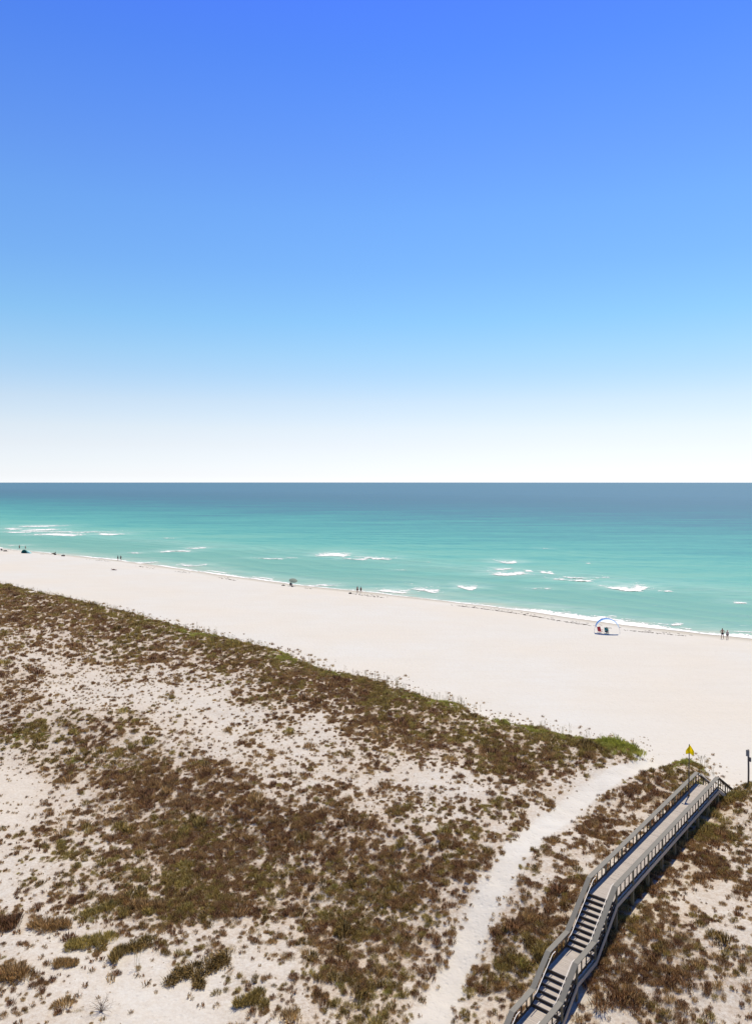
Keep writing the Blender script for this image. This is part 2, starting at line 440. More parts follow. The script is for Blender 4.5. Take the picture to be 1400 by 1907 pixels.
# ------------------------------------------------------------------ materials of the land and the sea
def sand_material():
    m = bpy.data.materials.new('white_sand'); m.use_nodes = True
    nt = m.node_tree; L = nt.links
    b = nt.nodes['Principled BSDF']
    b.inputs['Roughness'].default_value = 0.95
    b.inputs['Specular IOR Level'].default_value = 0.1
    geo = nt.nodes.new('ShaderNodeNewGeometry')

    def noise(scale, detail=5, rough=.55):
        n = nt.nodes.new('ShaderNodeTexNoise')
        n.inputs['Scale'].default_value = scale; n.inputs['Detail'].default_value = detail
        n.inputs['Roughness'].default_value = rough
        L.new(geo.outputs['Position'], n.inputs['Vector'])
        return n.outputs['Fac']

    def mr(src, a, b_, lo, hi):
        n = nt.nodes.new('ShaderNodeMapRange'); n.clamp = True
        for i, v in zip((1, 2, 3, 4), (a, b_, lo, hi)): n.inputs[i].default_value = v
        L.new(src, n.inputs[0]); return n.outputs[0]

    def mix(f, a, b_):
        n = nt.nodes.new('ShaderNodeMix'); n.data_type = 'RGBA'
        if isinstance(f, float): n.inputs[0].default_value = f
        else: L.new(f, n.inputs[0])
        for s_, v in (('A', a), ('B', b_)):
            if isinstance(v, tuple): n.inputs[s_].default_value = (*v, 1)
            else: L.new(v, n.inputs[s_])
        return n.outputs['Result']

    def math_(op, a, b_):
        n = nt.nodes.new('ShaderNodeMath'); n.operation = op
        for i, v in enumerate((a, b_)):
            if isinstance(v, (int, float)): n.inputs[i].default_value = v
            else: L.new(v, n.inputs[i])
        return n.outputs[0]
    veg = nt.nodes.new('ShaderNodeAttribute'); veg.attribute_name = 'litter'
    wet = nt.nodes.new('ShaderNodeAttribute'); wet.attribute_name = 'wet'
    base = mix(mr(noise(.035, 3), .4, .65, 0, 1), (.59, .598, .57), (.60, .58, .52))
    base = mix(mr(noise(.16, 5), .35, .75, 0, .5), base, (.57, .555, .50))
    base = mix(mr(noise(2.2, 6), .45, .75, 0, .35), base, (.54, .515, .455))
    mpb = nt.nodes.new('ShaderNodeMapping'); mpb.inputs['Rotation'].default_value = (0, 0, AXIS); mpb.inputs['Scale'].default_value = (.10, .9, 1)
    L.new(geo.outputs['Position'], mpb.inputs[0])
    nb = nt.nodes.new('ShaderNodeTexNoise'); nb.inputs['Scale'].default_value = .55; nb.inputs['Detail'].default_value = 7
    nb.inputs['Roughness'].default_value = .65
    L.new(mpb.outputs[0], nb.inputs['Vector'])
    base = mix(mr(nb.outputs['Fac'], .48, .72, 0, .45), base, (.555, .54, .485))       # wind streaks and tracks along the beach
    # dune litter: fallen twigs and grey-brown dust between the plants
    f0 = math_('MULTIPLY', veg.outputs['Fac'], mr(noise(1.1, 7, .65), .38, .62, .25, 1))
    base = mix(math_('MULTIPLY', f0, .6), base, (.47, .375, .27))
    f = math_('MULTIPLY', veg.outputs['Fac'], mr(noise(5.0, 8, .7), .42, .66, 0, 1))
    base = mix(math_('MULTIPLY', f, .75), base, (.30, .215, .14))
    f2 = math_('MULTIPLY', veg.outputs['Fac'], mr(noise(21.0, 4, .7), .57, .66, 0, 1))
    base = mix(math_('MULTIPLY', f2, .8), base, (.12, .075, .045))
    base = mix(math_('MULTIPLY', wet.outputs['Fac'], .8), base, (.42, .40, .33))
    L.new(base, b.inputs['Base Color'])
    bp = nt.nodes.new('ShaderNodeBump'); bp.inputs['Strength'].default_value = .7; bp.inputs['Distance'].default_value = .08
    vo = nt.nodes.new('ShaderNodeTexVoronoi'); vo.feature = 'SMOOTH_F1'; vo.inputs['Scale'].default_value = 2.4; vo.inputs['Randomness'].default_value = 1
    L.new(geo.outputs['Position'], vo.inputs['Vector'])
    foot = mr(vo.outputs['Distance'], .05, .32, -.5, 0)
    h = math_('ADD', math_('ADD', foot, noise(1.7, 6)), math_('MULTIPLY', noise(7.0, 4), .35))
    L.new(h, bp.inputs['Height']); L.new(bp.outputs[0], b.inputs['Normal'])
    return m


def water_material():
    m = bpy.data.materials.new('sea_water'); m.use_nodes = True
    nt = m.node_tree; L = nt.links
    nt.nodes.remove(nt.nodes['Principled BSDF'])
    out = nt.nodes['Material Output']
    geo = nt.nodes.new('ShaderNodeNewGeometry')
    dep = nt.nodes.new('ShaderNodeAttribute'); dep.attribute_name = 'offshore'      # 0..1 along a log scale of distance from the shore
    mp = nt.nodes.new('ShaderNodeMapping'); mp.inputs['Rotation'].default_value = (0, 0, AXIS * .55)
    mp.inputs['Scale'].default_value = (.35, 1, 1)
    L.new(geo.outputs['Position'], mp.inputs[0])

    def noise(scale, detail=4, vec=mp.outputs[0]):
        n = nt.nodes.new('ShaderNodeTexNoise'); n.inputs['Scale'].default_value = scale; n.inputs['Detail'].default_value = detail
        L.new(vec, n.inputs['Vector']); return n.outputs['Fac']

    def math_(op, a, b_):
        n = nt.nodes.new('ShaderNodeMath'); n.operation = op
        for i, v in enumerate((a, b_)):
            if isinstance(v, (int, float)): n.inputs[i].default_value = v
            else: L.new(v, n.inputs[i])
        return n.outputs[0]
    jit = math_('MULTIPLY', math_('SUBTRACT', noise(.018, 4), .5), .20)
    jit2 = math_('MULTIPLY', math_('SUBTRACT', noise(.11, 6), .5), .16)
    mp2 = nt.nodes.new('ShaderNodeMapping'); mp2.inputs['Rotation'].default_value = (0, 0, AXIS * .6); mp2.inputs['Scale'].default_value = (.13, 1, 1)
    L.new(geo.outputs['Position'], mp2.inputs[0])
    band = math_('MULTIPLY', math_('SUBTRACT', noise(.085, 5, mp2.outputs[0]), .5), .32)      # darker and paler lines of swell
    jit = math_('ADD', jit, band)
    jit3 = math_('MULTIPLY', math_('SUBTRACT', noise(.45, 6), .5), .20)
    f = math_('ADD', math_('ADD', math_('ADD', dep.outputs['Fac'], jit), jit2), jit3)
    cr = nt.nodes.new('ShaderNodeValToRGB')
    pts = WATER
    while len(cr.color_ramp.elements) < len(pts): cr.color_ramp.elements.new(.5)
    for e, (p, c) in zip(cr.color_ramp.elements, pts):
        e.position = p; e.color = (*c, 1)
    L.new(f, cr.inputs[0])
    # water full of air and stirred sand round the breakers
    aer = nt.nodes.new('ShaderNodeAttribute'); aer.attribute_name = 'aerated'
    af = math_('MULTIPLY', aer.outputs['Fac'], math_('MULTIPLY', math_('SUBTRACT', noise(.5, 7), .30), 3.2))
    am = nt.nodes.new('ShaderNodeMix'); am.data_type = 'RGBA'; am.clamp_factor = True
    L.new(af, am.inputs[0]); L.new(cr.outputs[0], am.inputs['A']); am.inputs['B'].default_value = (.50, .66, .58, 1)
    body = am.outputs['Result']
    # ripples
    bp = nt.nodes.new('ShaderNodeBump'); bp.inputs['Strength'].default_value = .9; bp.inputs['Distance'].default_value = .7
    hh = math_('ADD', noise(.16, 6), math_('MULTIPLY', noise(.8, 5), .4))
    L.new(hh, bp.inputs['Height'])
    df = nt.nodes.new('ShaderNodeBsdfDiffuse'); L.new(body, df.inputs['Color']); L.new(bp.outputs[0], df.inputs['Normal'])
    gl = nt.nodes.new('ShaderNodeBsdfGlossy'); gl.inputs['Roughness'].default_value = .28
    gl.inputs['Color'].default_value = (.9, .95, 1, 1); L.new(bp.outputs[0], gl.inputs['Normal'])
    fr = nt.nodes.new('ShaderNodeFresnel'); fr.inputs['IOR'].default_value = 1.33; L.new(bp.outputs[0], fr.inputs['Normal'])
    fac = math_('MULTIPLY', fr.outputs[0], WATER_GLOSS)
    mx = nt.nodes.new('ShaderNodeMixShader')
    L.new(fac, mx.inputs[0]); L.new(df.outputs[0], mx.inputs[1]); L.new(gl.outputs[0], mx.inputs[2])
    L.new(mx.outputs[0], out.inputs['Surface'])
    return m


WATER_GLOSS = 0.16
WATER = [(0.0, (.40, .44, .33)), (.08, (.26, .42, .32)), (.20, (.165, .375, .285)), (.36, (.135, .36, .278)), (.44, (.15, .41, .32)),
         (.52, (.105, .37, .305)), (.58, (.075, .33, .29)), (.68, (.05, .25, .25)), (.78, (.045, .175, .22)), (.88, (.05, .148, .205)), (1.0, (.062, .17, .24))]
M_SAND = sand_material()
M_WATER = water_material()

# ------------------------------------------------------------------ the ground, one sheet
gs = np.concatenate([[-4000, -1500, -600, -250, -120], np.arange(-60, 14, 2.0), np.arange(14, 79, .3), np.arange(79, 160, .8),
                     np.arange(160, 300, 8.0), [400, 800]])
gt = np.concatenate([-np.geomspace(8000, 380, 10), np.arange(-350, -72, 1.0), np.arange(-72, 4, .3), np.arange(4, 60, 1.5),
                     np.geomspace(70, 8000, 10)])
S, T = np.meshgrid(gs, gt, indexing='ij')
Z = ground(S, T)
X, Y = W(S, T)
soft = density(S, T)
litter = np.clip(.25 + soft * 1.1, 0, 1) * sstep(.5, -2.5, S - edge_s(T)) * (.12 + .88 * sstep(.7, 1.4, path_dist(S, T)))
dsh = S - shore_s(T)
wet = sstep(-7.0 - 2 * vnoise(T / 9, S * 0, 4), -1.0, dsh + 2 * (vnoise(T / 14, S / 30, 8) - .5))
ground_o = grid_mesh('sand_ground', np.stack([X, Y, Z], -1), M_SAND, attrs={'litter': litter, 'wet': wet})
ground_o['kind'] = 'structure'
ground_o['label'] = 'white sand of the dunes and the beach'


# ------------------------------------------------------------------ the sea
def sea_z(s, t):
    d = s - shore_s(t)
    env = sstep(1.0, 14, d) * (1 - .7 * sstep(110, 260, d)) * sstep(1200, 300, d)
    ph = d / 13.0 + 3.0 * fbm(t / 55, d / 40, 41, 3)
    crest = .5 + .5 * np.sin(2 * math.pi * ph)
    return .19 * env * (crest ** 3 - .3) * (.3 + 1.2 * fbm(t / 25, d / 12, 43, 3))


# (s, t, length along the crest, depth of the white water, solidity)
BREAKERS = [(242.3, -485.1, 28.5, 20, .85), (223.2, -446.9, 20.3, 20.5, .9), (208.4, -399.0, 30.6, 21, .95), (217.8, -470.1, 13.0, 17, .8),
            (229.5, -380.0, 15.4, 15.6, .9), (206.7, -436.1, 21.7, 12.4, .8), (204.9, -270.5, 9.0, 8.1, .8), (189.7, -264.9, 12.4, 9.8, .7),
            (219.9, -202.7, 14.2, 19.8, .85), (220.9, -181.5, 15.3, 12.1, .5), (214.2, -186.5, 12.2, 7.9, .6), (240.8, -136.1, 7.4, 9.1, .9),
            (220.4, -126.6, 7.9, 4.6, .8), (210.2, -118.2, 12.9, 12.5, .85), (220.6, -116.8, 2.6, 5.9, .9), (220.3, -110.3, 3.8, 7.1, .9),
            (209.3, -96.7, 12.0, 7.4, .4), (176.0, -112.0, 5.9, 8.5, 1.0), (203.2, -77.3, 12.4, 12.6, .95), (202.5, -67.0, 3.7, 3.9, .6),
            (195.1, -46.8, 3.6, 4.0, .8), (156.5, -123.0, 8.8, 8.8, .8), (165.1, -118.8, 8.7, 14.2, .38), (161.4, -216.1, 9.4, 8.1, .6),
            (156.4, -236.0, 8.5, 8.0, .6), (153.2, -263.3, 9.1, 6.0, .6), (153.3, -145.5, 9.0, 4.3, .5), (152.8, -170.6, 6.4, 3.8, .5),
            (299.8, -150.9, 3.3, 5.3, .6), (222.5, -158.4, 1.9, 3.7, .7), (156.6, -50.7, 4.4, 2.9, .5), (161.4, -345.6, 7.4, 5.8, .5),
            (255.9, -112.0, 1.9, 3.6, .6), (174.9, -271.6, 6.6, 4.7, .4), (232, -330, 6, 5, .4), (224, -420, 60, 14, .42), (196, -212, 16, 5, .3), (216, -96, 14, 6, .3), (196, -150, 5, 4, .25), (186, -95, 7, 4, .22)]


ws = np.concatenate([np.arange(147, 300, .8), 300 + np.geomspace(1, 70000, 70)])
wtt = np.concatenate([-430 - np.geomspace(70000, 2, 28), np.arange(-430, 90, 1.3), 90 + np.geomspace(2, 70000, 28)])
S, T = np.meshgrid(ws, wtt, indexing='ij')
X, Y = W(S, T)
off = np.clip(np.log1p(np.maximum(S - shore_s(T), 0) / 8.0) / math.log1p(1600 / 8.0), 0, 1)
aer = np.zeros_like(S)
for cs, ct, ln, dp, sol in BREAKERS:
    cx, cy = W(cs, ct)
    e = np.exp(-((X - cx) / (.62 * ln + 3)) ** 2 - np.where(Y - cy > 0, ((Y - cy) / (.9 * dp + 4)) ** 2, ((Y - cy) / (.35 * dp + 1)) ** 2))
    aer = np.maximum(aer, e * (.2 + .6 * sol) * min(1, ln / 8))
dsh = S - shore_s(T)
aer = np.maximum(aer, .55 * sstep(5, 0, dsh) + .35 * np.exp(-((dsh - 8) / 5) ** 2) * vnoise(T / 18, S / 9, 99))
aer = np.maximum(aer, .30 * np.exp(-((dsh - 66) / 13) ** 2) * fbm(T / 60, S / 30, 98, 3))
sea = grid_mesh('sea_water', np.stack([X, Y, sea_z(S, T)], -1), M_WATER, attrs={'offshore': off, 'aerated': aer})
sea['kind'] = 'structure'
sea['label'] = 'turquoise sea turning deep blue towards the horizon'

# ------------------------------------------------------------------ foam of the breaking waves and of the swash
M_FOAM = pmat('foam', (.86, .87, .86), .9, .2, nscale=1.5, namp=.12)
M_FOAM.node_tree.nodes['Principled BSDF'].inputs['Subsurface Weight'].default_value = 0.0


def foam_cells(verts, faces, P, keep):
    n, m, _ = P.shape
    idx = -np.ones((n, m), int)
    use = np.zeros((n, m), bool)
    use[:-1, :-1] |= keep; use[1:, :-1] |= keep; use[:-1, 1:] |= keep; use[1:, 1:] |= keep
    b = len(verts)
    idx[use] = b + np.arange(use.sum())
    verts.extend(map(tuple, P[use]))
    ii, jj = np.nonzero(keep)
    faces.extend(zip(idx[ii, jj].tolist(), idx[ii + 1, jj].tolist(), idx[ii + 1, jj + 1].tolist(), idx[ii, jj + 1].tolist()))


fv, ff = [], []
for k, (cs, ct, ln, dp, sol) in enumerate(BREAKERS):
    cell = max(.14, min(.34, ln / 60))
    na, nb = int(ln * 1.15 / cell), int(dp * 1.1 / cell)
    a = np.linspace(-.575, .575, max(na, 6)); b = np.linspace(-.25, .85, max(nb, 6))
    A, B = np.meshgrid(a, b, indexing='ij')
    cx, cy = W(cs, ct)
    sk = .05 + .12 * random.random()                      # crest a little oblique to the shore
    px = cx + A * ln
    py = cy + (B - .3) * dp - A * ln * sk + .18 * dp * np.sin(A * 5 + k) + .25 * dp * (4 * A * A)
    s_, t_ = ST(px, py)
    s_, t_ = SN * px + CN * py, CN * px - SN * py
    env = np.clip(1.15 - (np.abs(A) * 2) ** 2.2, 0, 1)
    dep = np.where(B < 0, np.clip(1 + B / .12, 0, 1), np.clip(1.15 - B / .75, 0, 1) ** 1.3)
    nz = .5 * fbm(px / 2.6, py / 1.6, 60 + k, 4) + .5 * fbm(px / 1.1, py / .7, 160 + k, 4)
    keep = (env * dep * (.35 + sol) + (nz - .5) * 2.8 + .55 * (rng.random(A.shape) - .5)) > .55
    z = sea_z(s_, t_) + .05 + .14 * np.clip((B + .12) / .14, 0, 1) * np.exp(-(np.maximum(B, 0) / .16) ** 2) * env * min(1, ln / 9)
    foam_cells(fv, ff, np.stack([px, py, z], -1), keep[:-1, :-1])
breakers = mesh_obj('breaking_surf', fv, ff, M_FOAM)
tag(breakers, 'white water of waves breaking over the sand bar', 'foam', kind='stuff')

fv, ff = [], []
a = np.arange(-365, 14, .33); b = np.arange(-6.5, 9.0, .33)
T, D = np.meshgrid(a, b, indexing='ij')
lead = -1.2 + 2.6 * (fbm(T / 16, T * 0, 71, 4) - .5) * 2
wid = (1.2 + 5.2 * np.clip(fbm(T / 22, T * 0 + 3, 72, 3) * 1.9 - .45, 0, 1)) * (.45 + .75 * sstep(-190, -70, T))
rel = (D - lead) / wid
nz = .5 * fbm(T / 3.2, D / 1.1, 73, 4) + .5 * fbm(T / 1.2, D / .6, 74, 3)
sol = np.where(rel < 0, 0, np.clip(1.2 - rel, 0, 1)) * (.45 + .9 * vnoise(T / 11, T * 0, 75))
keep = ((sol + (nz - .5) * 1.3 + .4 * (rng.random(T.shape) - .5)) > .46) & (rel > 0)
# a second, thinner line of spent foam further out
rel2 = (D - lead - wid - 1.6) / .9
keep |= (np.exp(-rel2 ** 2) * vnoise(T / 13, T * 0, 78) + (nz - .5) * .9) > .62
s_ = shore_s(T) + D
z = np.maximum(ground(s_, T), sea_z(s_, T)) + .05
px, py = W(s_, T)
foam_cells(fv, ff, np.stack([px, py, z], -1), keep[:-1, :-1])
swash = mesh_obj('swash_foam', fv, ff, M_FOAM)
tag(swash, 'white foam of the swash along the waterline', 'foam', kind='stuff')

# ------------------------------------------------------------------ wrack line: dark weed stranded on the wet sand
M_WRACK = pmat('seaweed', (.07, .05, .035), .9, .2)
mb = MB()
for t0 in np.arange(-330, 5, .55):
    dens = .08 if t0 < -95 else .30
    if vnoise(t0 / 7, 0, 91) * 1.3 + random.random() * .5 < 1.25 - dens:
        continue
    for _ in range(random.randint(2, 7)):
        t = t0 + random.gauss(0, 1.0)
        s = float(shore_s(t)) - 9.0 + 1.2 * math.sin(t / 8) + random.gauss(0, .3) + (random.choice((0, 0, 0, 0, 0, 0, 2.6)))
        x, y = W(s, t)
        z = float(ground(s, t))
        r = random.uniform(.05, .18); an = random.uniform(-.3, .3) - AXIS
        ring = []
        for q in range(6):
            rr = r * random.uniform(.7, 1.3)
            ax, ay = rr * 2.2 * math.cos(q * math.pi / 3), rr * .7 * math.sin(q * math.pi / 3)
            ring.append((x + ax * math.cos(an) - ay * math.sin(an), y + ax * math.sin(an) + ay * math.cos(an)))
        mb.prism([(p[0], p[1], z - .03) for p in ring], [(x + (p[0] - x) * .6, y + (p[1] - y) * .6, z + .05) for p in ring])
wr = mb.build('seaweed_wrack', M_WRACK)
tag(wr, 'thin broken line of dark seaweed stranded along the beach', 'seaweed', kind='stuff')

# ------------------------------------------------------------------ boardwalk over the dune
M_DECK = pmat('deck_boards', (.41, .382, .35), .85, .2, var=.14, nscale=3.0, namp=.25, bump=.3, bscale=40, stretch=(6, 1, 6))
M_CAP = pmat('rail_cap_wood', (.21, .205, .178), .8, .25, var=.12, nscale=4.0, namp=.25, bump=.3, bscale=30, stretch=(.6, 6, 6))
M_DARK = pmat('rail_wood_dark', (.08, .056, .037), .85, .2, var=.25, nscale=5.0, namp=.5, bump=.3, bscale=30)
M_POST = pmat('post_wood', (.20, .165, .10), .85, .2, var=.25, nscale=4.0, namp=.5, bump=.3, bscale=25, stretch=(4, 4, .6))
M_FASC = pmat('fascia_wood', (.47, .375, .28), .85, .2, var=.15, nscale=4.0, namp=.35, bump=.3, bscale=30, stretch=(.6, 5, 5))
M_GRAB = pmat('painted_handrail', (.80, .79, .76), .4, .5)

S0, TC = 33.0, -18.05
bx, by = W(S0, TC)
bw = empty('boardwalk', (bx, by, 0), math.radians(90) - AXIS)
tag(bw, 'weathered grey wooden boardwalk with stairs crossing the dune to the beach', 'boardwalk')
# walking line: (s, height); the rail follows it 0.95 m higher
LINE = [(32.9, .66), (33.8, 1.22), (36.0, 1.22), (37.8, 2.34), (40.2, 2.34), (43.2, 4.20), (64.5, 4.20), (68.6, 1.98)]
ls = [p[0] - S0 for p in LINE]; lz = [p[1] for p in LINE]


def walk(x): return float(np.interp(x, ls, lz))
def gz(x, y):
    return float(ground(x + S0, TC - y))


RAIL_H = .95
CAPW = .30
HALF = .84                                     # post line either side of the middle


def share(name, me, loc, parent=bw):
    o = bpy.data.objects.new(name, me)
    col.objects.link(o); o.parent = parent; o.location = loc
    return o


def box_mesh(name, sx_, sy_, sz_, mat):
    mb = MB().box(-sx_ / 2, sx_ / 2, -sy_ / 2, sy_ / 2, -sz_ / 2, sz_ / 2)
    me = bpy.data.meshes.new(name); me.from_pydata(mb.v, [], mb.f); me.materials.append(mat)
    return me


# deck planks across the walk, a wider joint where the sections meet
plank = box_mesh('deck_plank', .139, 2 * HALF + .02, .036, M_DECK)
for (xa, xb, z) in ((43.2 - S0, 64.5 - S0, 4.20), (40.2 - S0, 37.8 - S0, 2.34), (36.0 - S0, 33.8 - S0, 1.22)):
    x0, x1 = min(xa, xb), max(xa, xb)
    x = x0 + .06; n = 0
    while x < x1 - .02:
        o = share('deck_plank', plank, (x, random.uniform(-.008, .008), z - .018 + random.uniform(-.002, .002)))
        o.rotation_euler = (0, 0, random.gauss(0, .002))
        n += 1
        x += .145 + (.022 if n % 17 == 0 else 0)

# stair treads
for i, nr in ((0, 3), (2, 6), (4, 10), (6, 12)):
    (sa, za), (sb, zb) = LINE[i], LINE[i + 1]
    xa, xb = sa - S0, sb - S0
    run = (xb - xa) / (nr - 1); rise = (zb - za) / nr
    tm = box_mesh('stair_tread', abs(run) * .92, 2 * HALF - .06, .045, M_DECK)
    for k in range(1, nr) if i < 6 else range(1, nr):
        if i < 6:
            share('stair_tread', tm, (xa + run * (k + .5) - run, 0, za + rise * k - .022))
            MB().box(xa + run * (k - 1) + .02, xa + run * (k - 1) + .04, -HALF + .05, HALF - .05, za + rise * (k - 1) + .005, za + rise * k - .047).build('shade_riser', M_DARK, bw)  # recessed dark boards, added to stand in for the shade between treads
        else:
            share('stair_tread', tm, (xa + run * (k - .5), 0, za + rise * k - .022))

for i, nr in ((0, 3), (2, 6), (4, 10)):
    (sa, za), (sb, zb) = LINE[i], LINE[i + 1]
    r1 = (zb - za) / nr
    MB().box(sb - S0 - .035, sb - S0 - .015, -HALF + .05, HALF - .05, zb - r1 + .005, zb - .04).build('shade_riser', M_DARK, bw)  # same added dark board under the top edge, standing in for shade

for sd in (1, -1):
    # outer rim joists and stair stringers
    for (sa, za), (sb, zb) in zip(LINE[:-1], LINE[1:]):
        xa, xb = sa - S0, sb - S0
        flat = abs(za - zb) < .01
        y0 = sd * (HALF + .065); y1 = sd * (HALF + .115)
        if flat:
            n = max(1, round((xb - xa) / 4.9))
            for k in range(n):
                MB().beam(xa + (xb - xa) * k / n + .003, za - .04, xa + (xb - xa) * (k + 1) / n - .003, zb - .04, min(y0, y1), max(y0, y1), .25) \
                    .build('rim_joist', M_FASC, bw)
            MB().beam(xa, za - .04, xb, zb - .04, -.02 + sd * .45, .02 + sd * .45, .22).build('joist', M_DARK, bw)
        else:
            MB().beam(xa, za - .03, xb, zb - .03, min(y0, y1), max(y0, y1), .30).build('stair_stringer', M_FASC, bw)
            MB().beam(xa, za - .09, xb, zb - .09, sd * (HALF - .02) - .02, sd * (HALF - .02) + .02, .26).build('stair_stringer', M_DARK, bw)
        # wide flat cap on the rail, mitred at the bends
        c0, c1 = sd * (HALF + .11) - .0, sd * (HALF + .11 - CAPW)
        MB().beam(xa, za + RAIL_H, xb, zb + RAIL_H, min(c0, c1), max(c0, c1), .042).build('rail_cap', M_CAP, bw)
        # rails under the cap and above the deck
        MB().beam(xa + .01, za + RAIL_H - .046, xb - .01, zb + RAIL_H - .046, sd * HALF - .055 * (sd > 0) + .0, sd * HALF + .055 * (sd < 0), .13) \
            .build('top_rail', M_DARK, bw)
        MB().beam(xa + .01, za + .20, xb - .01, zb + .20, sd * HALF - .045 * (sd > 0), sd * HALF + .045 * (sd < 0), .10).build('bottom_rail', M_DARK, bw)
    # posts from the sand to the cap
    posts = [32.98, 33.8, 36.0, 37.8, 40.2, 41.7, 43.25] + list(np.linspace(45.9, 64.45, 8)) + [66.5, 68.5]
    for p in posts:
        x = p - S0
        zt = walk(x) + RAIL_H - .05
        y = sd * (HALF + .03)
        MB().box(x - .085, x + .085, y - .03, y + .036, gz(x, y) - .35, zt).build('post', M_POST, bw)
        if abs(x) > 0 and 43 < p < 65:
            MB().tube([(x + .02, sd * (HALF - .06), gz(x, y) - .35), (x + .02, sd * (HALF - .06), walk(x) - .27)], .085, 8).build('piling', M_POST, bw)
    # balusters
    for pa, pb in zip(posts[:-1], posts[1:]):
        n = max(1, round((pb - pa) / .62) - 1)
        for k in range(1, n + 1):
            x = pa + (pb - pa) * k / (n + 1) - S0
            z = walk(x)
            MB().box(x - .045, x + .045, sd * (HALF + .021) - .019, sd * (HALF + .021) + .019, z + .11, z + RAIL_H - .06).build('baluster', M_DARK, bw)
    # pale tubular handrails beside the stairs
    for i in (0, 2, 4, 6):
        (sa, za), (sb, zb) = LINE[i], LINE[i + 1]
        xa, xb = sa - S0, sb - S0
        y = sd * (HALF - CAPW + .02)
        pts = [(xa - .38, y, za + .83), (xa - .02, y, za + .86), (xb + .02, y, zb + .86), (xb + .36, y, zb + .86)]
        if i == 6:
            pts = [(xa - .3, y, za + .86), (xa, y, za + .86), (xb, y, zb + .86)]
        hr = MB().tube(pts, .021, 8).build('handrail', M_GRAB, bw, True)
        for q in range(3):
            k = .1 + .4 * q
            xx = xa + (xb - xa) * k; zz = za + (zb - za) * k
            MB().tube([(xx, y, zz + .85), (xx, y + sd * .03, zz + .80), (xx, y + sd * (CAPW - .07), zz + .80)], .012, 6).build('handrail_bracket', M_GRAB, hr)
for p in np.linspace(45.9, 64.45, 8):
    x = p - S0
    MB().box(x - .055, x - .011, -HALF + .004, HALF - .004, 3.66, 3.91).build('cross_beam', M_DARK, bw)

# ------------------------------------------------------------------ yellow flag on its pole
fx, fy = W(61.5, TC - (HALF - CAPW - .02) - 0.0)
fp = empty('flag_pole', (fx, fy, 4.20))
tag(fp, 'yellow beach warning flag hanging limp on a thin dark pole', 'flag')
M_POLE = pmat('pole_wood', (.13, .105, .085), .7, .3, nscale=6, namp=.4)
M_FLAG = pmat('flag_cloth', (.95, .82, .02), .8, .15, nscale=3, namp=.1, trans=.7)
MB().tube([(0, 0, .0), (-.01, 0, 2.0), (.03, .02, 4.1)], [.05, .046, .04], 8).build('pole', M_POLE, fp, True)
MB().box(-.10, .07, -.02, .09, .55, .62).build('bracket', M_DARK, fp)
MB().box(-.10, .07, -.021, .091, .04, .11).build('bracket', M_DARK, fp)
nu, nv = 15, 14
vs, fs = [], []
for j in range(nv + 1):
    v = j / nv
    for i in range(nu + 1):
        u = i / nu
        # hangs from its upper corner; a short lobe falls left of the pole, a longer one right
        k = min(1, v * 1.6) ** .9
        xx = -.32 * k * (1 - .15 * v) + u * k * .62 + .03 * u
        zz = 4.05 - .58 * v - .38 * v * max(0, u - .35) ** 1.1 - .16 * v * (1 - u) ** 2 + .05 * math.sin(7 * u) * v
        yy = -.07 + .10 * math.sin(u * 12 + 2 * v) * k
        vs.append((xx + .03, yy, zz))
for j in range(nv):
    for i in range(nu):
        q = j * (nu + 1) + i
        fs.append((q, q + 1, q + nu + 2, q + nu + 1))
fl = mesh_obj('flag', vs, fs, M_FLAG, fp, True)
so = fl.modifiers.new('thickness', 'SOLIDIFY'); so.thickness = .006

# ------------------------------------------------------------------ sign post at the beach end
sx_, sy2 = W(70.5, -16.35)
sp = empty('sign_post', (sx_, sy2, float(ground(70.5, -16.35))), math.radians(-62))
tag(sp, 'thin dark sign post with grey boards beyond the boardwalk at the right edge', 'sign')
MB().tube([(0, 0, -.3), (.02, 0, 1.2), (0, 0, 3.05)], .075, 8).build('post', M_POLE, sp, True)
M_SIGNB = pmat('sign_back', (.20, .20, .205), .6, .3, nscale=5, namp=.2)
sgb = MB().box(-.14, .16, -.125, -.08, 2.48, 3.02).build('sign_board', M_SIGNB, sp)
MB().box(-.08, .20, .08, .11, 2.02, 2.40).build('sign_board', M_SIGNB, sp)
for zz in (2.56, 2.92):
    MB().box(-.10, .10, -.079, -.068, zz, zz + .05).build('bracket', M_DARK, sgb)

# ------------------------------------------------------------------ people and beach things
M_SKIN = pmat('skin_tan', (.42, .26, .18), .6, .3)
M_SKIN2 = pmat('skin_pale', (.55, .37, .28), .6, .3)
M_HAIR = pmat('hair_dark', (.05, .035, .025), .7, .3)
M_HAIR2 = pmat('hair_fair', (.32, .24, .14), .7, .3)


def cloth(name, c): return pmat(name, c, .85, .15, nscale=12, namp=.2)


M_BLACK = cloth('cloth_dark', (.03, .025, .03)); M_GREY = cloth('cloth_grey', (.42, .38, .37)); M_MAROON = cloth('cloth_maroon', (.12, .045, .05))
M_NAVY = cloth('cloth_navy', (.03, .05, .10)); M_TEAL = cloth('cloth_teal', (.03, .25, .25)); M_RED = cloth('cloth_red', (.45, .05, .06))
M_DGREEN = cloth('cloth_green', (.05, .09, .06)); M_BLUE = cloth('cloth_blue', (.05, .20, .52)); M_WHITE = cloth('cloth_white', (.75, .76, .78))
M_PALE = cloth('cloth_pale_blue', (.45, .62, .80))
M_METAL = pmat('frame_metal', (.45, .45, .46), .4, .5, metal=.6)
M_KHAKI = cloth('cloth_khaki', (.20, .17, .13))

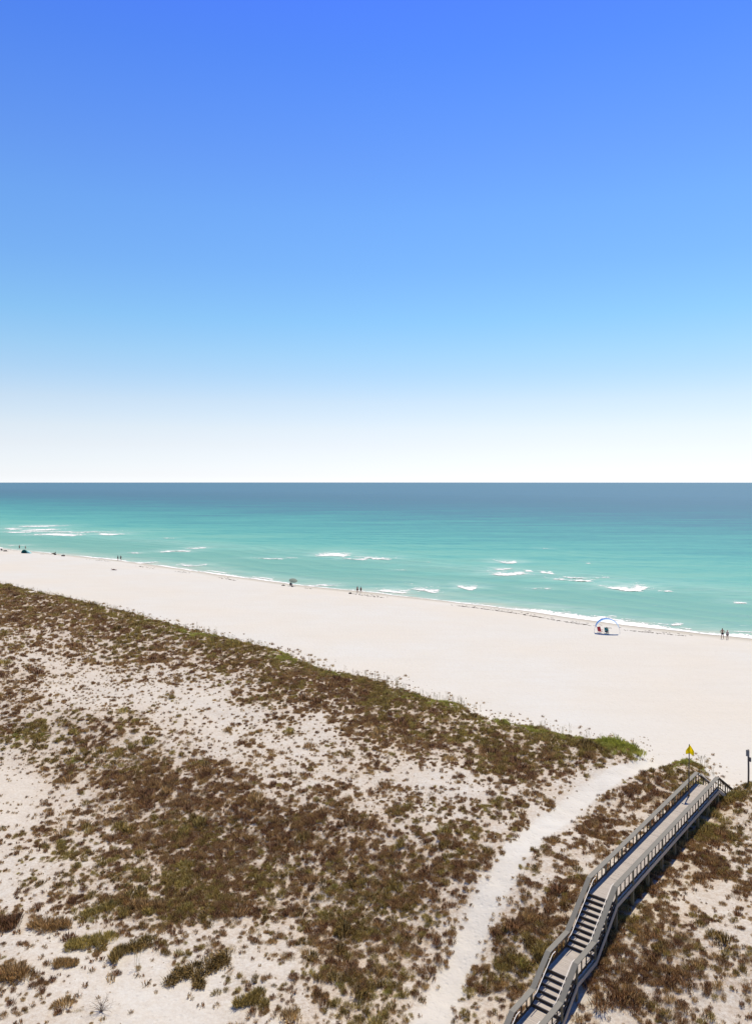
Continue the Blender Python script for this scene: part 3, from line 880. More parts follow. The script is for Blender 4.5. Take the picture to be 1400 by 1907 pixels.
STAND = dict(pel=(0, 0, .93), wa=(0, .01, 1.10), ch=(0, 0, 1.32), nk=(0, 0, 1.49), hd=(0, -.02, 1.60), tp=(0, -.01, 1.70),
             hipL=(-.09, 0, .90), kneL=(-.11, -.02, .50), ankL=(-.12, .03, .08), toeL=(-.13, -.13, .04),
             hipR=(.09, 0, .90), kneR=(.11, -.03, .50), ankR=(.13, .0, .08), toeR=(.14, -.16, .04),
             shL=(-.18, 0, 1.42), elL=(-.25, .03, 1.15), wrL=(-.26, -.04, .90), haL=(-.26, -.07, .80),
             shR=(.18, 0, 1.42), elR=(.25, .03, 1.15), wrR=(.26, -.04, .90), haR=(.26, -.07, .80))
RAD = dict(pel=.15, wa=.125, ch=.15, nk=.055, hd=.098, tp=.075, hip=.095, kne=.062, ank=.045, toe=.04, sh=.065, el=.045, wr=.033, ha=.036)
LINKS = [('pel', 'wa'), ('wa', 'ch'), ('ch', 'nk'), ('nk', 'hd'), ('hd', 'tp')]
for q in 'LR':
    LINKS += [('pel', 'hip' + q), ('hip' + q, 'kne' + q), ('kne' + q, 'ank' + q), ('ank' + q, 'toe' + q),
              ('ch', 'sh' + q), ('sh' + q, 'el' + q), ('el' + q, 'wr' + q), ('wr' + q, 'ha' + q)]


def skinned(name, pts, radii, links, root, mat, parent, flat=.75):
    me = bpy.data.meshes.new(name)
    keys = list(pts)
    me.from_pydata([pts[k] for k in keys], [(keys.index(a), keys.index(b)) for a, b in links], [])
    o = bpy.data.objects.new(name, me); col.objects.link(o)
    sk = o.modifiers.new('skin', 'SKIN'); sk.use_smooth_shade = True
    sl = me.skin_vertices[0].data
    for i, k in enumerate(keys):
        r = radii[k]
        sl[i].radius = (r, r)
        sl[i].use_root = (k == root)
    sb = o.modifiers.new('sub', 'SUBSURF'); sb.levels = 1; sb.render_levels = 1
    bpy.context.view_layer.update()
    dg = bpy.context.evaluated_depsgraph_get()
    m2 = bpy.data.meshes.new_from_object(o.evaluated_get(dg))
    m2.materials.clear(); m2.materials.append(mat)
    bpy.data.objects.remove(o)
    m2.name = name
    m2.polygons.foreach_set('use_smooth', [True] * len(m2.polygons))
    o2 = bpy.data.objects.new(name, m2); col.objects.link(o2); o2.parent = parent
    return o2


def ellipsoid(mb, c, r, n=10, m=7, zmin=-1.0):
    b = len(mb.v)
    for j in range(m + 1):
        ph = math.asin(max(-1, zmin)) + (math.pi / 2 - math.asin(max(-1, zmin))) * j / m
        for i in range(n):
            th = 2 * math.pi * i / n
            mb.v.append((c[0] + r[0] * math.cos(ph) * math.cos(th), c[1] + r[1] * math.cos(ph) * math.sin(th), c[2] + r[2] * math.sin(ph)))
    for j in range(m):
        for i in range(n):
            mb.f.append((b + j * n + i, b + j * n + (i + 1) % n, b + (j + 1) * n + (i + 1) % n, b + (j + 1) * n + i))
    return mb


def person(s, t, rz, label, pose=None, skin=M_SKIN, hair=M_HAIR, shorts=M_BLACK, shirt=None, z=None, scale=1.0, group=None):
    P = dict(STAND); P.update(pose or {})
    x, y = W(s, t)
    root = empty('person', (x, y, float(ground(s, t)) if z is None else z), rz)
    root.scale = (scale,) * 3
    tag(root, label, 'person', group)
    R = {k: RAD[k.rstrip('LR')] if k not in RAD else RAD[k] for k in P}
    skinned('body', P, R, LINKS, 'pel', skin, root)
    hd, tp = Vector(P['hd']), Vector(P['tp'])
    mb = MB(); c = hd.lerp(tp, .45)
    ellipsoid(mb, c + Vector((0, .025, .01)), (.102, .115, .115), 10, 5, -.25)
    mb.build('hair', hair, root, True)
    if shorts:
        k2 = {k: P[k] for k in ('pel', 'hipL', 'hipR')}
        for q in 'LR':
            k2['th' + q] = tuple(Vector(P['hip' + q]).lerp(Vector(P['kne' + q]), .5))
        skinned('shorts', k2, dict(pel=.165, hipL=.11, hipR=.11, thL=.10, thR=.10),
                [('pel', 'hipL'), ('pel', 'hipR'), ('hipL', 'thL'), ('hipR', 'thR')], 'pel', shorts, root)
    if shirt:
        k2 = {k: P[k] for k in ('pel', 'wa', 'ch', 'shL', 'shR')}
        for q in 'LR':
            k2['ua' + q] = tuple(Vector(P['sh' + q]).lerp(Vector(P['el' + q]), .6))
        skinned('shirt', k2, dict(pel=.165, wa=.145, ch=.168, shL=.08, shR=.08, uaL=.065, uaR=.065),
                [('pel', 'wa'), ('wa', 'ch'), ('ch', 'shL'), ('ch', 'shR'), ('shL', 'uaL'), ('shR', 'uaR')], 'wa', shirt, root)
    return root


AKIMBO = dict(elL=(-.42, .06, 1.20), wrL=(-.24, -.02, 1.02), haL=(-.17, -.05, 1.0), elR=(.40, .06, 1.20), wrR=(.24, -.02, 1.02), haR=(.17, -.05, 1.0),
              kneL=(-.14, -.02, .5), ankL=(-.19, .03, .08), toeL=(-.22, -.12, .04), kneR=(.13, -.03, .5), ankR=(.17, 0, .08), toeR=(.19, -.15, .04))
STRIDE = dict(kneL=(-.10, -.16, .50), ankL=(-.10, -.20, .10), toeL=(-.10, -.36, .06), kneR=(.10, .02, .50), ankR=(.10, .22, .12), toeR=(.10, .08, .03),
              elL=(-.24, .12, 1.17), wrL=(-.25, .08, .93), haL=(-.25, .03, .85), elR=(.24, -.06, 1.16), wrR=(.24, -.2, .98), haR=(.24, -.26, .93))
SIT = dict(pel=(0, 0, .34), wa=(0, .08, .50), ch=(0, .15, .72), nk=(0, .17, .89), hd=(0, .15, 1.0), tp=(0, .16, 1.10),
           hipL=(-.09, 0, .33), kneL=(-.12, -.40, .46), ankL=(-.13, -.62, .10), toeL=(-.14, -.78, .06),
           hipR=(.09, 0, .33), kneR=(.12, -.42, .44), ankR=(.13, -.70, .10), toeR=(.14, -.86, .08),
           shL=(-.18, .15, .82), elL=(-.27, .05, .58), wrL=(-.20, -.17, .50), haL=(-.17, -.26, .49),
           shR=(.18, .15, .82), elR=(.27, .05, .58), wrR=(.20, -.17, .50), haR=(.17, -.26, .49))
LIE = dict(pel=(0, 0, .17), wa=(0, .18, .17), ch=(0, .40, .20), nk=(0, .57, .25), hd=(0, .68, .30), tp=(0, .77, .33),
           hipL=(-.09, -.03, .16), kneL=(-.12, -.42, .26), ankL=(-.13, -.80, .09), toeL=(-.14, -.88, .20),
           hipR=(.09, -.03, .16), kneR=(.12, -.45, .16), ankR=(.13, -.86, .09), toeR=(.14, -.92, .2),
           shL=(-.18, .46, .19), elL=(-.30, .24, .12), wrL=(-.26, .02, .09), haL=(-.24, -.07, .08),
           shR=(.18, .46, .19), elR=(.30, .24, .12), wrR=(.26, .02, .09), haR=(.24, -.07, .08))

person(145.2, -38.0, math.radians(170), 'bare-chested person in dark swim shorts, hands on hips, at the waterline far right', AKIMBO, scale=1.1)
person(145.0, -37.1, math.radians(185), 'smaller person in a pale grey top beside the bare-chested one far right', None, M_SKIN2, M_HAIR2, M_KHAKI, M_GREY, scale=.98)
person(145.2, -125.4, math.radians(150), 'person in maroon swimwear strolling at the waterline in mid-beach', STRIDE, M_SKIN, M_HAIR, M_MAROON, scale=1.08)
person(146.2, -125.1, math.radians(160), 'person in dark top strolling beside the one in maroon swimwear', STRIDE, M_SKIN2, M_HAIR, M_MAROON, M_KHAKI, scale=1.0)
person(153.8, -249.4, math.radians(140), 'left of two dark-clad people standing at the edge of the surf', None, M_SKIN, M_HAIR, M_BLACK, M_NAVY, scale=1.1)
person(154.4, -248.5, math.radians(200), 'right of two dark-clad people standing at the edge of the surf', AKIMBO, M_SKIN, M_HAIR, M_BLACK, M_BLACK, scale=1.08)
person(153.9, -326.6, math.radians(180), 'person standing ankle deep in the shallows at far left', None, M_SKIN, M_HAIR, M_NAVY, None, scale=1.1)
person(155.0, -323.4, math.radians(180), 'pale person wading in the shallows at far left', None, M_SKIN2, M_HAIR2, M_GREY, None, scale=1.0)


def chair(s, t, rz, label, mat, scale=1.0, group=None):
    x, y = W(s, t)
    c = empty('beach_chair', (x, y, float(ground(s, t))), rz)
    c.scale = (scale,) * 3
    tag(c, label, 'chair', group)
    # faces -y; fabric seat and reclining back on a tube frame
    MB().prism([(-.27, -.30, .26), (.27, -.30, .26), (.27, .24, .20), (-.27, .24, .20)],
               [(-.27, -.30, .285), (.27, -.30, .285), (.27, .24, .225), (-.27, .24, .225)]).build('seat', mat, c)
    MB().prism([(-.27, .24, .20), (.27, .24, .20), (.27, .27, .20), (-.27, .27, .20)],
               [(-.27, .56, .86), (.27, .56, .86), (.27, .59, .86), (-.27, .59, .86)]).build('backrest', mat, c)
    for sd in (-1, 1):
        MB().tube([(sd * .30, -.34, 0), (sd * .30, -.30, .30), (sd * .30, .25, .24), (sd * .30, .60, .90)], .016, 6).build('side_frame', M_METAL, c)
        MB().tube([(sd * .30, .50, 0), (sd * .30, -.18, .50)], .016, 6).build('leg', M_METAL, c)
        MB().box(sd * .30 - .03, sd * .30 + .03, -.30, .36, .50, .53).build('armrest', mat, c)
    return c


# arched wind shade with two chairs
ax, ay = W(134.2, -55.1)
az = float(ground(134.2, -55.1))
sh = empty('arched_shade', (ax, ay, az), math.radians(-15))
tag(sh, 'blue and white arched beach shade standing on the sand near the water', 'beach shade')
hw, hh = 2.25, 2.75
def arch(u): return (-hw * math.cos(math.pi * u), hh * math.sin(math.pi * u) ** .8)
MB().tube([(arch(k / 28)[0], 0, arch(k / 28)[1] - (.2 if k in (0, 28) else 0)) for k in range(29)], .032, 6).build('arch_pole', M_WHITE, sh, True)
for nm, mt, b0, b1 in (('canopy_panel', M_BLUE, 0.0, .75), ('canopy_panel', M_PALE, .75, 1.35)):
    vs, fs = [], []
    n, m = 26, 6
    for i in range(n + 1):
        u = .12 + .76 * i / n
        x_, z_ = arch(u)
        for j in range(m + 1):
            d = b0 + (b1 - b0) * j / m
            vs.append((x_ * (1 - .02 * d), -d, z_ + .035 - .05 * d * d + .05 * math.sin(7 * u + 2.5 * d)))
    for i in range(n):
        for j in range(m):
            q = i * (m + 1) + j
            fs.append((q, q + m + 1, q + m + 2, q + 1))
    c = mesh_obj(nm, vs, fs, mt, sh, True)
    c.modifiers.new('thickness', 'SOLIDIFY').thickness = .008
chair(133.4, -56.05, math.radians(12), 'red folding beach chair under the arched shade', M_RED, 1.15)
chair(133.6, -54.9, math.radians(-8), 'teal folding beach chair under the arched shade', M_TEAL, 1.15)
person(133.6, -54.9, math.radians(-8), 'person sitting back in the teal chair under the arched shade', SIT, M_SKIN, M_HAIR, M_NAVY, M_TEAL)
def bag(s, t, rz, label, mat, w=.55, d=.35, h=.38):
    x, y = W(s, t)
    c = empty('beach_bag', (x, y, float(ground(s, t))), rz)
    tag(c, label, 'bag')
    MB().prism([(-w / 2, -d / 2, -.02), (w / 2, -d / 2, -.02), (w / 2, d / 2, -.02), (-w / 2, d / 2, -.02)],
               [(-w / 2 * .9, -d / 2 * .7, h), (w / 2 * .92, -d / 2 * .75, h * .94), (w / 2 * .88, d / 2 * .75, h), (-w / 2 * .9, d / 2 * .7, h * .92)]).build('body', mat, c)
    for sd in (-1, 1):
        MB().tube([(-w * .25, sd * d * .3, h * .85), (-w * .2, sd * d * .33, h * 1.35), (w * .2, sd * d * .33, h * 1.35), (w * .25, sd * d * .3, h * .85)], .02, 6).build('handle', M_BLACK, c)
    return c


def umbrella(s, t, label, mat, tilt=.3, rz=0, r=1.15, h=2.15):
    x, y = W(s, t)
    c = empty('beach_umbrella', (x, y, float(ground(s, t))), rz)
    tag(c, label, 'umbrella')
    top = Vector((h * math.sin(tilt) * .6, 0, h))
    MB().tube([(0, 0, -.3), (0, 0, h * .55), tuple(top)], .022, 6).build('pole', M_WHITE, c)
    ax_ = Vector((math.sin(tilt), 0, math.cos(tilt))); e1 = Vector((math.cos(tilt), 0, -math.sin(tilt))); e2 = Vector((0, 1, 0))
    vs, fs = [tuple(top + ax_ * .05)], []
    n = 16
    for j in range(1, 5):
        k = j / 4
        for i in range(n):
            a = 2 * math.pi * i / n
            rr = r * k * (1 - .04 * (i % 2))
            vs.append(tuple(top + (e1 * math.cos(a) + e2 * math.sin(a)) * rr - ax_ * (.34 * k * k - .05)))
    for i in range(n):
        fs.append((0, 1 + i, 1 + (i + 1) % n))
        for j in range(3):
            fs.append((1 + j * n + i, 1 + (j + 1) * n + i, 1 + (j + 1) * n + (i + 1) % n, 1 + j * n + (i + 1) % n))
    cp = mesh_obj('canopy', vs, fs, mat, c)
    cp.modifiers.new('thickness', 'SOLIDIFY').thickness = .01
    for i in range(0, n, 2):
        a = 2 * math.pi * i / n
        MB().tube([tuple(top), tuple(top + (e1 * math.cos(a) + e2 * math.sin(a)) * r * .96 - ax_ * .32)], .008, 5).build('rib', M_METAL, cp)
    return c


umbrella(145.0, -148.6, 'grey-green beach umbrella tilted over a sitting person', cloth('cloth_grey_green', (.20, .25, .21)), .42, -1.2, 1.2, 1.8)
chair(143.9, -148.2, math.radians(20), 'low dark chair under the green umbrella', M_BLACK)
person(143.9, -148.2, math.radians(20), 'dark-clad person sitting in the chair under the green umbrella', SIT, M_SKIN, M_HAIR, M_BLACK, M_NAVY)
bag(142.6, -149.9, .3, 'flat dark bag lying left of the umbrella', M_KHAKI, .9, .5, .22)
bag(142.4, -146.2, .8, 'small dark bag right of the umbrella', M_BLACK, .4, .3, .25)
bag(142.3, -125.3, .3, 'small dark bag on the sand behind the strolling pair', M_BLACK, .7, .4, .28)


def towel(s, t, rz, label, mat):
    x, y = W(s, t)
    vs, fs = [], []
    for i in range(9):
        for j in range(5):
            vs.append(((j / 4 - .5) * .85, (i / 8 - .5) * 1.9, .035 + .015 * math.sin(i * 1.7 + j)))
    for i in range(8):
        for j in range(4):
            q = i * 5 + j
            fs.append((q, q + 1, q + 6, q + 5))
    o = mesh_obj('towel', vs, fs, mat)
    o.location = (x, y, float(ground(s, t))); o.rotation_euler = (0, 0, rz)
    o.modifiers.new('thickness', 'SOLIDIFY').thickness = .02
    tag(o, label, 'towel')
    return o


towel(130.8, -214.5, math.radians(75), 'dark towel under the sunbather on the open beach', M_NAVY)
person(130.8, -214.5, math.radians(75), 'sunbather lying alone on a towel in the open beach', LIE, M_SKIN, M_HAIR, M_BLACK, None, scale=1.05)


def lounger(s, t, rz, label, mat):
    x, y = W(s, t)
    c = empty('sun_lounger', (x, y, float(ground(s, t))), rz)
    tag(c, label, 'sun lounger')
    MB().box(-.33, .33, -1.0, .28, .30, .35).build('seat', mat, c)
    MB().prism([(-.33, .285, .30), (.33, .285, .30), (.33, .33, .27), (-.33, .33, .27)],
               [(-.33, .80, .80), (.33, .80, .80), (.33, .84, .77), (-.33, .84, .77)]).build('backrest', mat, c)
    for px_, py_ in ((-.3, -.9), (.3, -.9), (-.3, .25), (.3, .25)):
        MB().tube([(px_, py_, -.05), (px_, py_, .30)], .018, 6).build('leg', M_METAL, c)
    return c


lounger(151.2 - 1.6, -288.6, math.radians(-60), 'dark reclining lounger near the water at left', M_BLACK)
person(151.2 - 1.6, -288.6, math.radians(-60), 'person reclining on the dark lounger at left', dict(LIE, **{k: (v[0], v[1] - .1, v[2] + .2 + max(0, v[1] - .1) * .55) for k, v in LIE.items()}), M_SKIN, M_HAIR, M_BLACK, M_BLACK)
bag(148.3, -285.0, .5, 'dark bag on the sand just right of the reclining lounger', M_BLACK, .9, .5, .5)
bag(146.4, -275.2, .3, 'brown bag heap between the lounger and the surf pair', M_KHAKI, 1.3, .7, .55)

# teal pop-up tent
tx, ty = W(142.0, -296.3)
tn = empty('beach_tent', (tx, ty, float(ground(142.0, -296.3))), math.radians(-10))
tag(tn, 'teal pop-up beach tent with a pale fly at left', 'tent')
vs, fs = [], []
n, m = 14, 8
for i in range(n + 1):
    a = math.pi * i / n
    for j in range(m + 1):
        k = j / m
        rr = math.cos(k * math.pi / 2) ** .6
        vs.append((-1.25 * math.cos(a) * (.35 + .65 * rr), -.9 + 2.1 * k, 1.45 * math.sin(a) * rr - .02))
for i in range(n):
    for j in range(m):
        q = i * (m + 1) + j
        fs.append((q, q + m + 1, q + m + 2, q + 1))
o = mesh_obj('shell', vs, fs, M_TEAL, tn, True); o.modifiers.new('thickness', 'SOLIDIFY').thickness = .01
MB().tube([(-1.25 * math.cos(math.pi * k / 14), -.9, 1.45 * math.sin(math.pi * k / 14)) for k in range(15)], .02, 6).build('hoop', M_METAL, tn)
MB().prism([(1.2, -.7, 0), (2.6, -.5, 0), (2.6, .5, 0), (1.2, .8, 0)], [(1.0, -.6, .95), (2.55, -.5, .05), (2.55, .5, .05), (1.0, .7, .95)]).build('side_fly', cloth('cloth_aqua', (.30, .55, .56)), tn)
MB().prism([(-.8, -.85, .03), (.8, -.85, .03), (.8, .6, .03), (-.8, .6, .03)], [(-.8, -.85, .06), (.8, -.85, .06), (.8, .6, .06), (-.8, .6, .06)]).build('floor_mat', M_NAVY, tn)
chair(139.8, -311.6, math.radians(60), 'dark beach chair at the left edge of the photo', M_BLACK, 1.15)
bag(140.0, -309.2, .2, 'long dark bag beside the chair at the left edge', M_BLACK, 1.4, .5, .4)

# ------------------------------------------------------------------ dune plants
M_BROWN = pmat('brown_scrub', (.385, .24, .115), .95, .05, var=.7, nscale=9, namp=.3, trans=.33, tint=2.0)
M_OLIVE = pmat('olive_scrub', (.38, .285, .10), .95, .05, var=.6, nscale=9, namp=.3, trans=.35, tint=1.9)
M_GREEN = pmat('green_grass', (.40, .38, .095), .9, .08, var=.5, nscale=9, namp=.3, trans=.32, tint=1.0)
M_STRAW = pmat('straw_stalk', (.52, .40, .24), .9, .1, var=.5, nscale=9, namp=.3, trans=.3, tint=.9)
M_OAT = pmat('sea_oat_stalk', (.42, .34, .18), .9, .1, var=.4, nscale=9, namp=.3, trans=.2)
M_TWIG = pmat('dead_twig', (.22, .16, .115), .95, .05, nscale=12, namp=.4)


def blades(seed, n, R, H, w, lean, droop=.0, sx=1.0, core=.35):
    """n tapered leaf or stem strips rising from a disc; returns verts, faces"""
    r_ = random.Random(seed)
    vs, fs = [], []
    lobes = [(r_.uniform(-.5, .5) * R, r_.uniform(-.5, .5) * R, r_.uniform(.45, .8) * R) for _ in range(4)]
    for _ in range(n):
        lx, ly, lr = r_.choice(lobes)
        a = r_.uniform(0, 2 * math.pi); q = lr * math.sqrt(r_.random())
        x, y = (lx + q * math.cos(a)) * sx, ly + q * math.sin(a)
        rad = min(1, math.hypot(x / sx, y) / R)
        h = H * (1 - .55 * rad ** 2) * r_.uniform(.55, 1.1)
        oa = math.atan2(y, x) + r_.uniform(-.9, .9)
        out = lean * (.35 + rad) * r_.uniform(.4, 1.3)
        dx, dy = math.cos(oa) * out * h, math.sin(oa) * out * h
        wa = r_.uniform(0, math.pi); ww = w * r_.uniform(.6, 1.3)
        ux, uy = math.cos(wa) * ww / 2, math.sin(wa) * ww / 2
        z0 = r_.uniform(0, core) * h
        b = len(vs)
        k0 = z0 / h
        p0 = (x + dx * k0, y + dy * k0, z0 - (.04 if z0 < .1 else 0))
        pm = (x + dx * .62, y + dy * .62, h * (.66 + .05 * droop))
        p1 = (x + dx * (1.1 + droop * .4), y + dy * (1.1 + droop * .4), h * (1 - .35 * droop))
        vs += [(p0[0] - ux * .6, p0[1] - uy * .6, p0[2]), (p0[0] + ux * .6, p0[1] + uy * .6, p0[2]),
               (pm[0] + ux, pm[1] + uy, pm[2]), (pm[0] - ux, pm[1] - uy, pm[2]), (p1[0], p1[1], p1[2])]
        fs += [(b, b + 1, b + 2, b + 3), (b + 3, b + 2, b + 4)]
    return vs, fs


def oat_clump(seed):
    """a few tall stalks with drooping plumes over a tuft of leaves"""
    r_ = random.Random(seed)
    vs, fs = blades(seed, 26, .22, .5, .016, .6, .6)
    for _ in range(r_.randint(3, 6)):
        x, y = r_.gauss(0, .08), r_.gauss(0, .08); h = r_.uniform(.8, 1.35)
        dx, dy = r_.gauss(0, .14), r_.gauss(0, .14)
        mb = MB(); mb.tube([(x, y, 0), (x + dx * .4, y + dy * .4, h * .6), (x + dx, y + dy, h), (x + dx * 1.7, y + dy * 1.7, h * .97)], [.006, .006, .014, .004], 4)
        b = len(vs); vs += mb.v; fs += [tuple(i + b for i in f) for f in mb.f]
    return vs, fs


def add_tint(me):
    """each leaf strip its own shade"""
    r_ = np.random.default_rng(len(me.vertices))
    a = me.attributes.new('tint', 'FLOAT', 'POINT')
    n = len(me.vertices)
    a.data.foreach_set('value', np.repeat(r_.random(n // 5 + 1) ** 1.6, 5)[:n].astype(np.float32))
    return me


def proto_mesh(name, vf, mat):
    me = bpy.data.meshes.new(name)
    me.from_pydata(vf[0], [], vf[1]); me.materials.append(mat); me.update()
    return add_tint(me)


BROWN_P = [proto_mesh('brown_shrub', blades(100 + k, 190, .46, .50, .030, .5, .1, sx=1.1), M_BROWN) for k in range(4)]
OLIVE_P = [proto_mesh('olive_shrub', blades(200 + k, 180, .44, .54, .028, .5, .25, sx=1.1), M_OLIVE) for k in range(4)]
GREEN_P = [proto_mesh('green_grass', blades(300 + k, 150, .42, .50, .026, .5, .5), M_GREEN) for k in range(3)]
SPRIG_P = [proto_mesh('brown_sprig', blades(400 + k, 34, .13, .20, .022, .6, .1), M_BROWN) for k in range(3)]
STRAW_P = [proto_mesh('dry_grass', blades(600 + k, 70, .36, .42, .020, .6, .4), M_STRAW) for k in range(3)]
OAT_P = [proto_mesh('sea_oats', oat_clump(500 + k), M_OAT) for k in range(3)]

GREENS = [(36.7, -78.7, 5.2, .80), (39.5, -69.8, 2.6, .60), (82.3, -104.9, 6.4, 1.0), (76.8, -79.3, 5.3, .90), (76.5, -68.6, 3.2, .80), (74.7, -49.8, 3.5, 1.0),
          (72.8, -40.2, 3.2, .80), (71.5, -27.8, 2.4, 1.3), (72.0, -22.8, 2.5, .80), (26.5, -35.2, 1.9, .90), (27.1, -30.9, 1.0, .80), (26.2, -45.0, 1.2, .80),
          (32.3, -44.8, 2.4, .50), (36.4, -39.8, 2.8, .50), (37.5, -33.2, 2.4, .50), (31.2, -26.0, 2.3, .60), (38.7, -20.3, 1.8, .70), (34.1, -21.7, 1.6, .50),
          (67.7, -55.6, 5.0, .40), (28.0, -53.9, 2.6, .50), (67.2, -18.2, 2.4, .80), (59.4, -16.4, 1.8, .70), (66.8, -108.3, 6.7, .40), (72.5, -32.6, 2.1, .80)]


def greenness(s, t):
    g = .55 * (fbm(s / 6, t / 6, 51, 3) - .42) + .35 * (fbm(s / 1.3, t / 1.3, 53, 2) - .5)
    for a, b, r, v in GREENS:
        g = g + .55 * v * np.exp(-(((s - a) / r) ** 2 + ((t - b) / r) ** 2))
    d = s - edge_s(t)
    g = g + .24 * np.exp(-((d + 2.5) / 2.6) ** 2) + .09 * sstep(-16, -6, d)
    return g


# jittered candidates, closer together near the camera where single plants can be told apart
cs_, ct_, cc_ = [], [], []
for lo_, hi_, cell in ((0, 62, .235), (62, 112, .33), (112, 400, .55)):
    s = np.arange(8, 94, cell); t = np.arange(-236, 10, cell)
    S, T = np.meshgrid(s, t, indexing='ij')
    S = (S + rng.uniform(-.5, .5, S.shape) * cell).ravel(); T = (T + rng.uniform(-.5, .5, T.shape) * cell).ravel()
    x, y = W(S, T); r = np.hypot(x, y)
    k = (r >= lo_) & (r < hi_) & (y > 12)
    cs_.append(S[k]); ct_.append(T[k]); cc_.append(np.full(k.sum(), cell))
S = np.concatenate(cs_); T = np.concatenate(ct_); C = np.concatenate(cc_)
D = density(S, T)
nz = .40 * fbm(S / .75, T / .95, 81, 3) + .14 * fbm(S / 3.6, T / 4.4, 83, 3) + .26 * rng.random(S.shape)
u = np.empty_like(nz); u[np.argsort(nz)] = np.linspace(0, 1, len(nz))
under = (np.abs(T - TC) < 1.05) & (((S > 31.5) & (S < 40.5)) | ((S > 66) & (S < 69.5)))
keepm = (u < 1.02 * D ** 1.65) & ~under
rich = np.clip((D - u) * 1.6, 0, 1)                      # how deep inside a thicket the plant stands
S, T, C, D, rich = S[keepm], T[keepm], C[keepm], D[keepm], rich[keepm]
G = greenness(S, T) + .10 * rng.standard_normal(S.shape)
Zp = ground(S, T)
Xp, Yp = W(S, T)
size = (C / .27) ** .65 * np.where(rng.random(S.shape) < .035, 1.7, 1.0) * (.23 + .27 * rich + .44 * rng.random(S.shape) ** 3)
kindp = np.where(G > .56, 2, np.where(G > .17, 1, 0))
dry = (rng.random(S.shape) < .10 + .28 * (fbm(S / 3, T / 3, 57, 3) > .56)) & (kindp < 2)
kindp[dry] = 5
out_ = (S - edge_s(T)) > .8
kindp[out_] = np.where(rng.random(out_.sum()) < .5, 5, 3)
size[out_] *= .45
kindp[out_ & (rng.random(S.shape) < .6)] = -2
# boundary of a thicket breaks up into small sprigs
sm = (rich < .10) & ~out_ & (rng.random(S.shape) < .6)
kindp[sm] = 3
size[sm] = (C[sm] / .27) ** .6 * rng.uniform(.6, 1.5, sm.sum())

# loose sprigs dotted over the open sand
s = np.arange(10, 92, .42); t = np.arange(-215, 5, .42)
S2, T2 = np.meshgrid(s, t, indexing='ij')
S2 = (S2 + rng.uniform(-.5, .5, S2.shape) * .42).ravel(); T2 = (T2 + rng.uniform(-.5, .5, T2.shape) * .42).ravel()
D2 = density(S2, T2)
x2, y2 = W(S2, T2); r2 = np.hypot(x2, y2)
pk = rng.random(S2.shape) < (.10 + .85 * D2 ** .6) * (.35 + vnoise(S2 / 4, T2 / 4, 85)) * (D2 > .015) * np.where(r2 > 110, .45, .8)
pk &= ~((np.abs(T2 - TC) < 1.0) & (S2 > 31.5) & (S2 < 69)) & (y2 > 12)
S2, T2 = S2[pk], T2[pk]
# sea oats on the seaward face of the foredune
T3 = rng.uniform(-215, -12, 650); d3 = rng.normal(.2, 1.7, 650)
S3 = edge_s(T3) + d3
ok3 = (path_dist(S3, T3) > 3.0) & (vnoise(T3 / 5, S3 / 5, 87) > .42) & ~((np.abs(T3 - TC) < 1.3))
S3, T3 = S3[ok3], T3[ok3]


def scatter(name, label, cat, protos, pts, sc, seed):
    """one object that repeats the given plants at many points"""
    n = len(pts)
    me = bpy.data.meshes.new(name)
    me.vertices.add(n)
    me.vertices.foreach_set('co', np.asarray(pts, np.float32).reshape(-1))
    r_ = np.random.default_rng(seed)
    for k, v, ty in (('size', sc, 'FLOAT'), ('spin', r_.uniform(0, 6.283, n), 'FLOAT'), ('pick', r_.integers(0, len(protos), n), 'INT')):
        a = me.attributes.new(k, ty, 'POINT')
        a.data.foreach_set('value', np.asarray(v, np.float32 if ty == 'FLOAT' else np.int32))
    o = bpy.data.objects.new(name, me); col.objects.link(o)
    ng = bpy.data.node_groups.new(name, 'GeometryNodeTree')
    ng.interface.new_socket('Geometry', in_out='INPUT', socket_type='NodeSocketGeometry')
    ng.interface.new_socket('Geometry', in_out='OUTPUT', socket_type='NodeSocketGeometry')
    N = ng.nodes; L = ng.links
    gi = N.new('NodeGroupInput'); go = N.new('NodeGroupOutput')
    ip = N.new('GeometryNodeInstanceOnPoints')
    jn = N.new('GeometryNodeJoinGeometry')
    for p in reversed(protos):
        oi = N.new('GeometryNodeObjectInfo'); oi.inputs['Object'].default_value = p; oi.transform_space = 'ORIGINAL'
        oi.inputs['As Instance'].default_value = True
        L.new(oi.outputs['Geometry'], jn.inputs[0])
    def named(k, ty):
        nn = N.new('GeometryNodeInputNamedAttribute'); nn.data_type = ty; nn.inputs['Name'].default_value = k
        return nn.outputs['Attribute']
    L.new(gi.outputs[0], ip.inputs['Points'])
    L.new(jn.outputs[0], ip.inputs['Instance'])
    ip.inputs['Pick Instance'].default_value = True
    L.new(named('pick', 'INT'), ip.inputs['Instance Index'])
    cx = N.new('ShaderNodeCombineXYZ'); L.new(named('spin', 'FLOAT'), cx.inputs['Z'])
    L.new(cx.outputs[0], ip.inputs['Rotation'])
    L.new(named('size', 'FLOAT'), ip.inputs['Scale'])
    L.new(ip.outputs[0], go.inputs[0])
    md = o.modifiers.new('scatter', 'NODES'); md.node_group = ng
    tag(o, label, cat, kind='stuff')
    return o


def zone(s, t):
    if t > TC + .5: return 'right of the boardwalk'
    k = np.argmin(np.abs(PATH[:, 0] - s))
    tp_ = np.interp(s, PATH[:, 0], PATH[:, 1])
    return 'between the footpath and the boardwalk' if t > tp_ else 'left of the footpath'


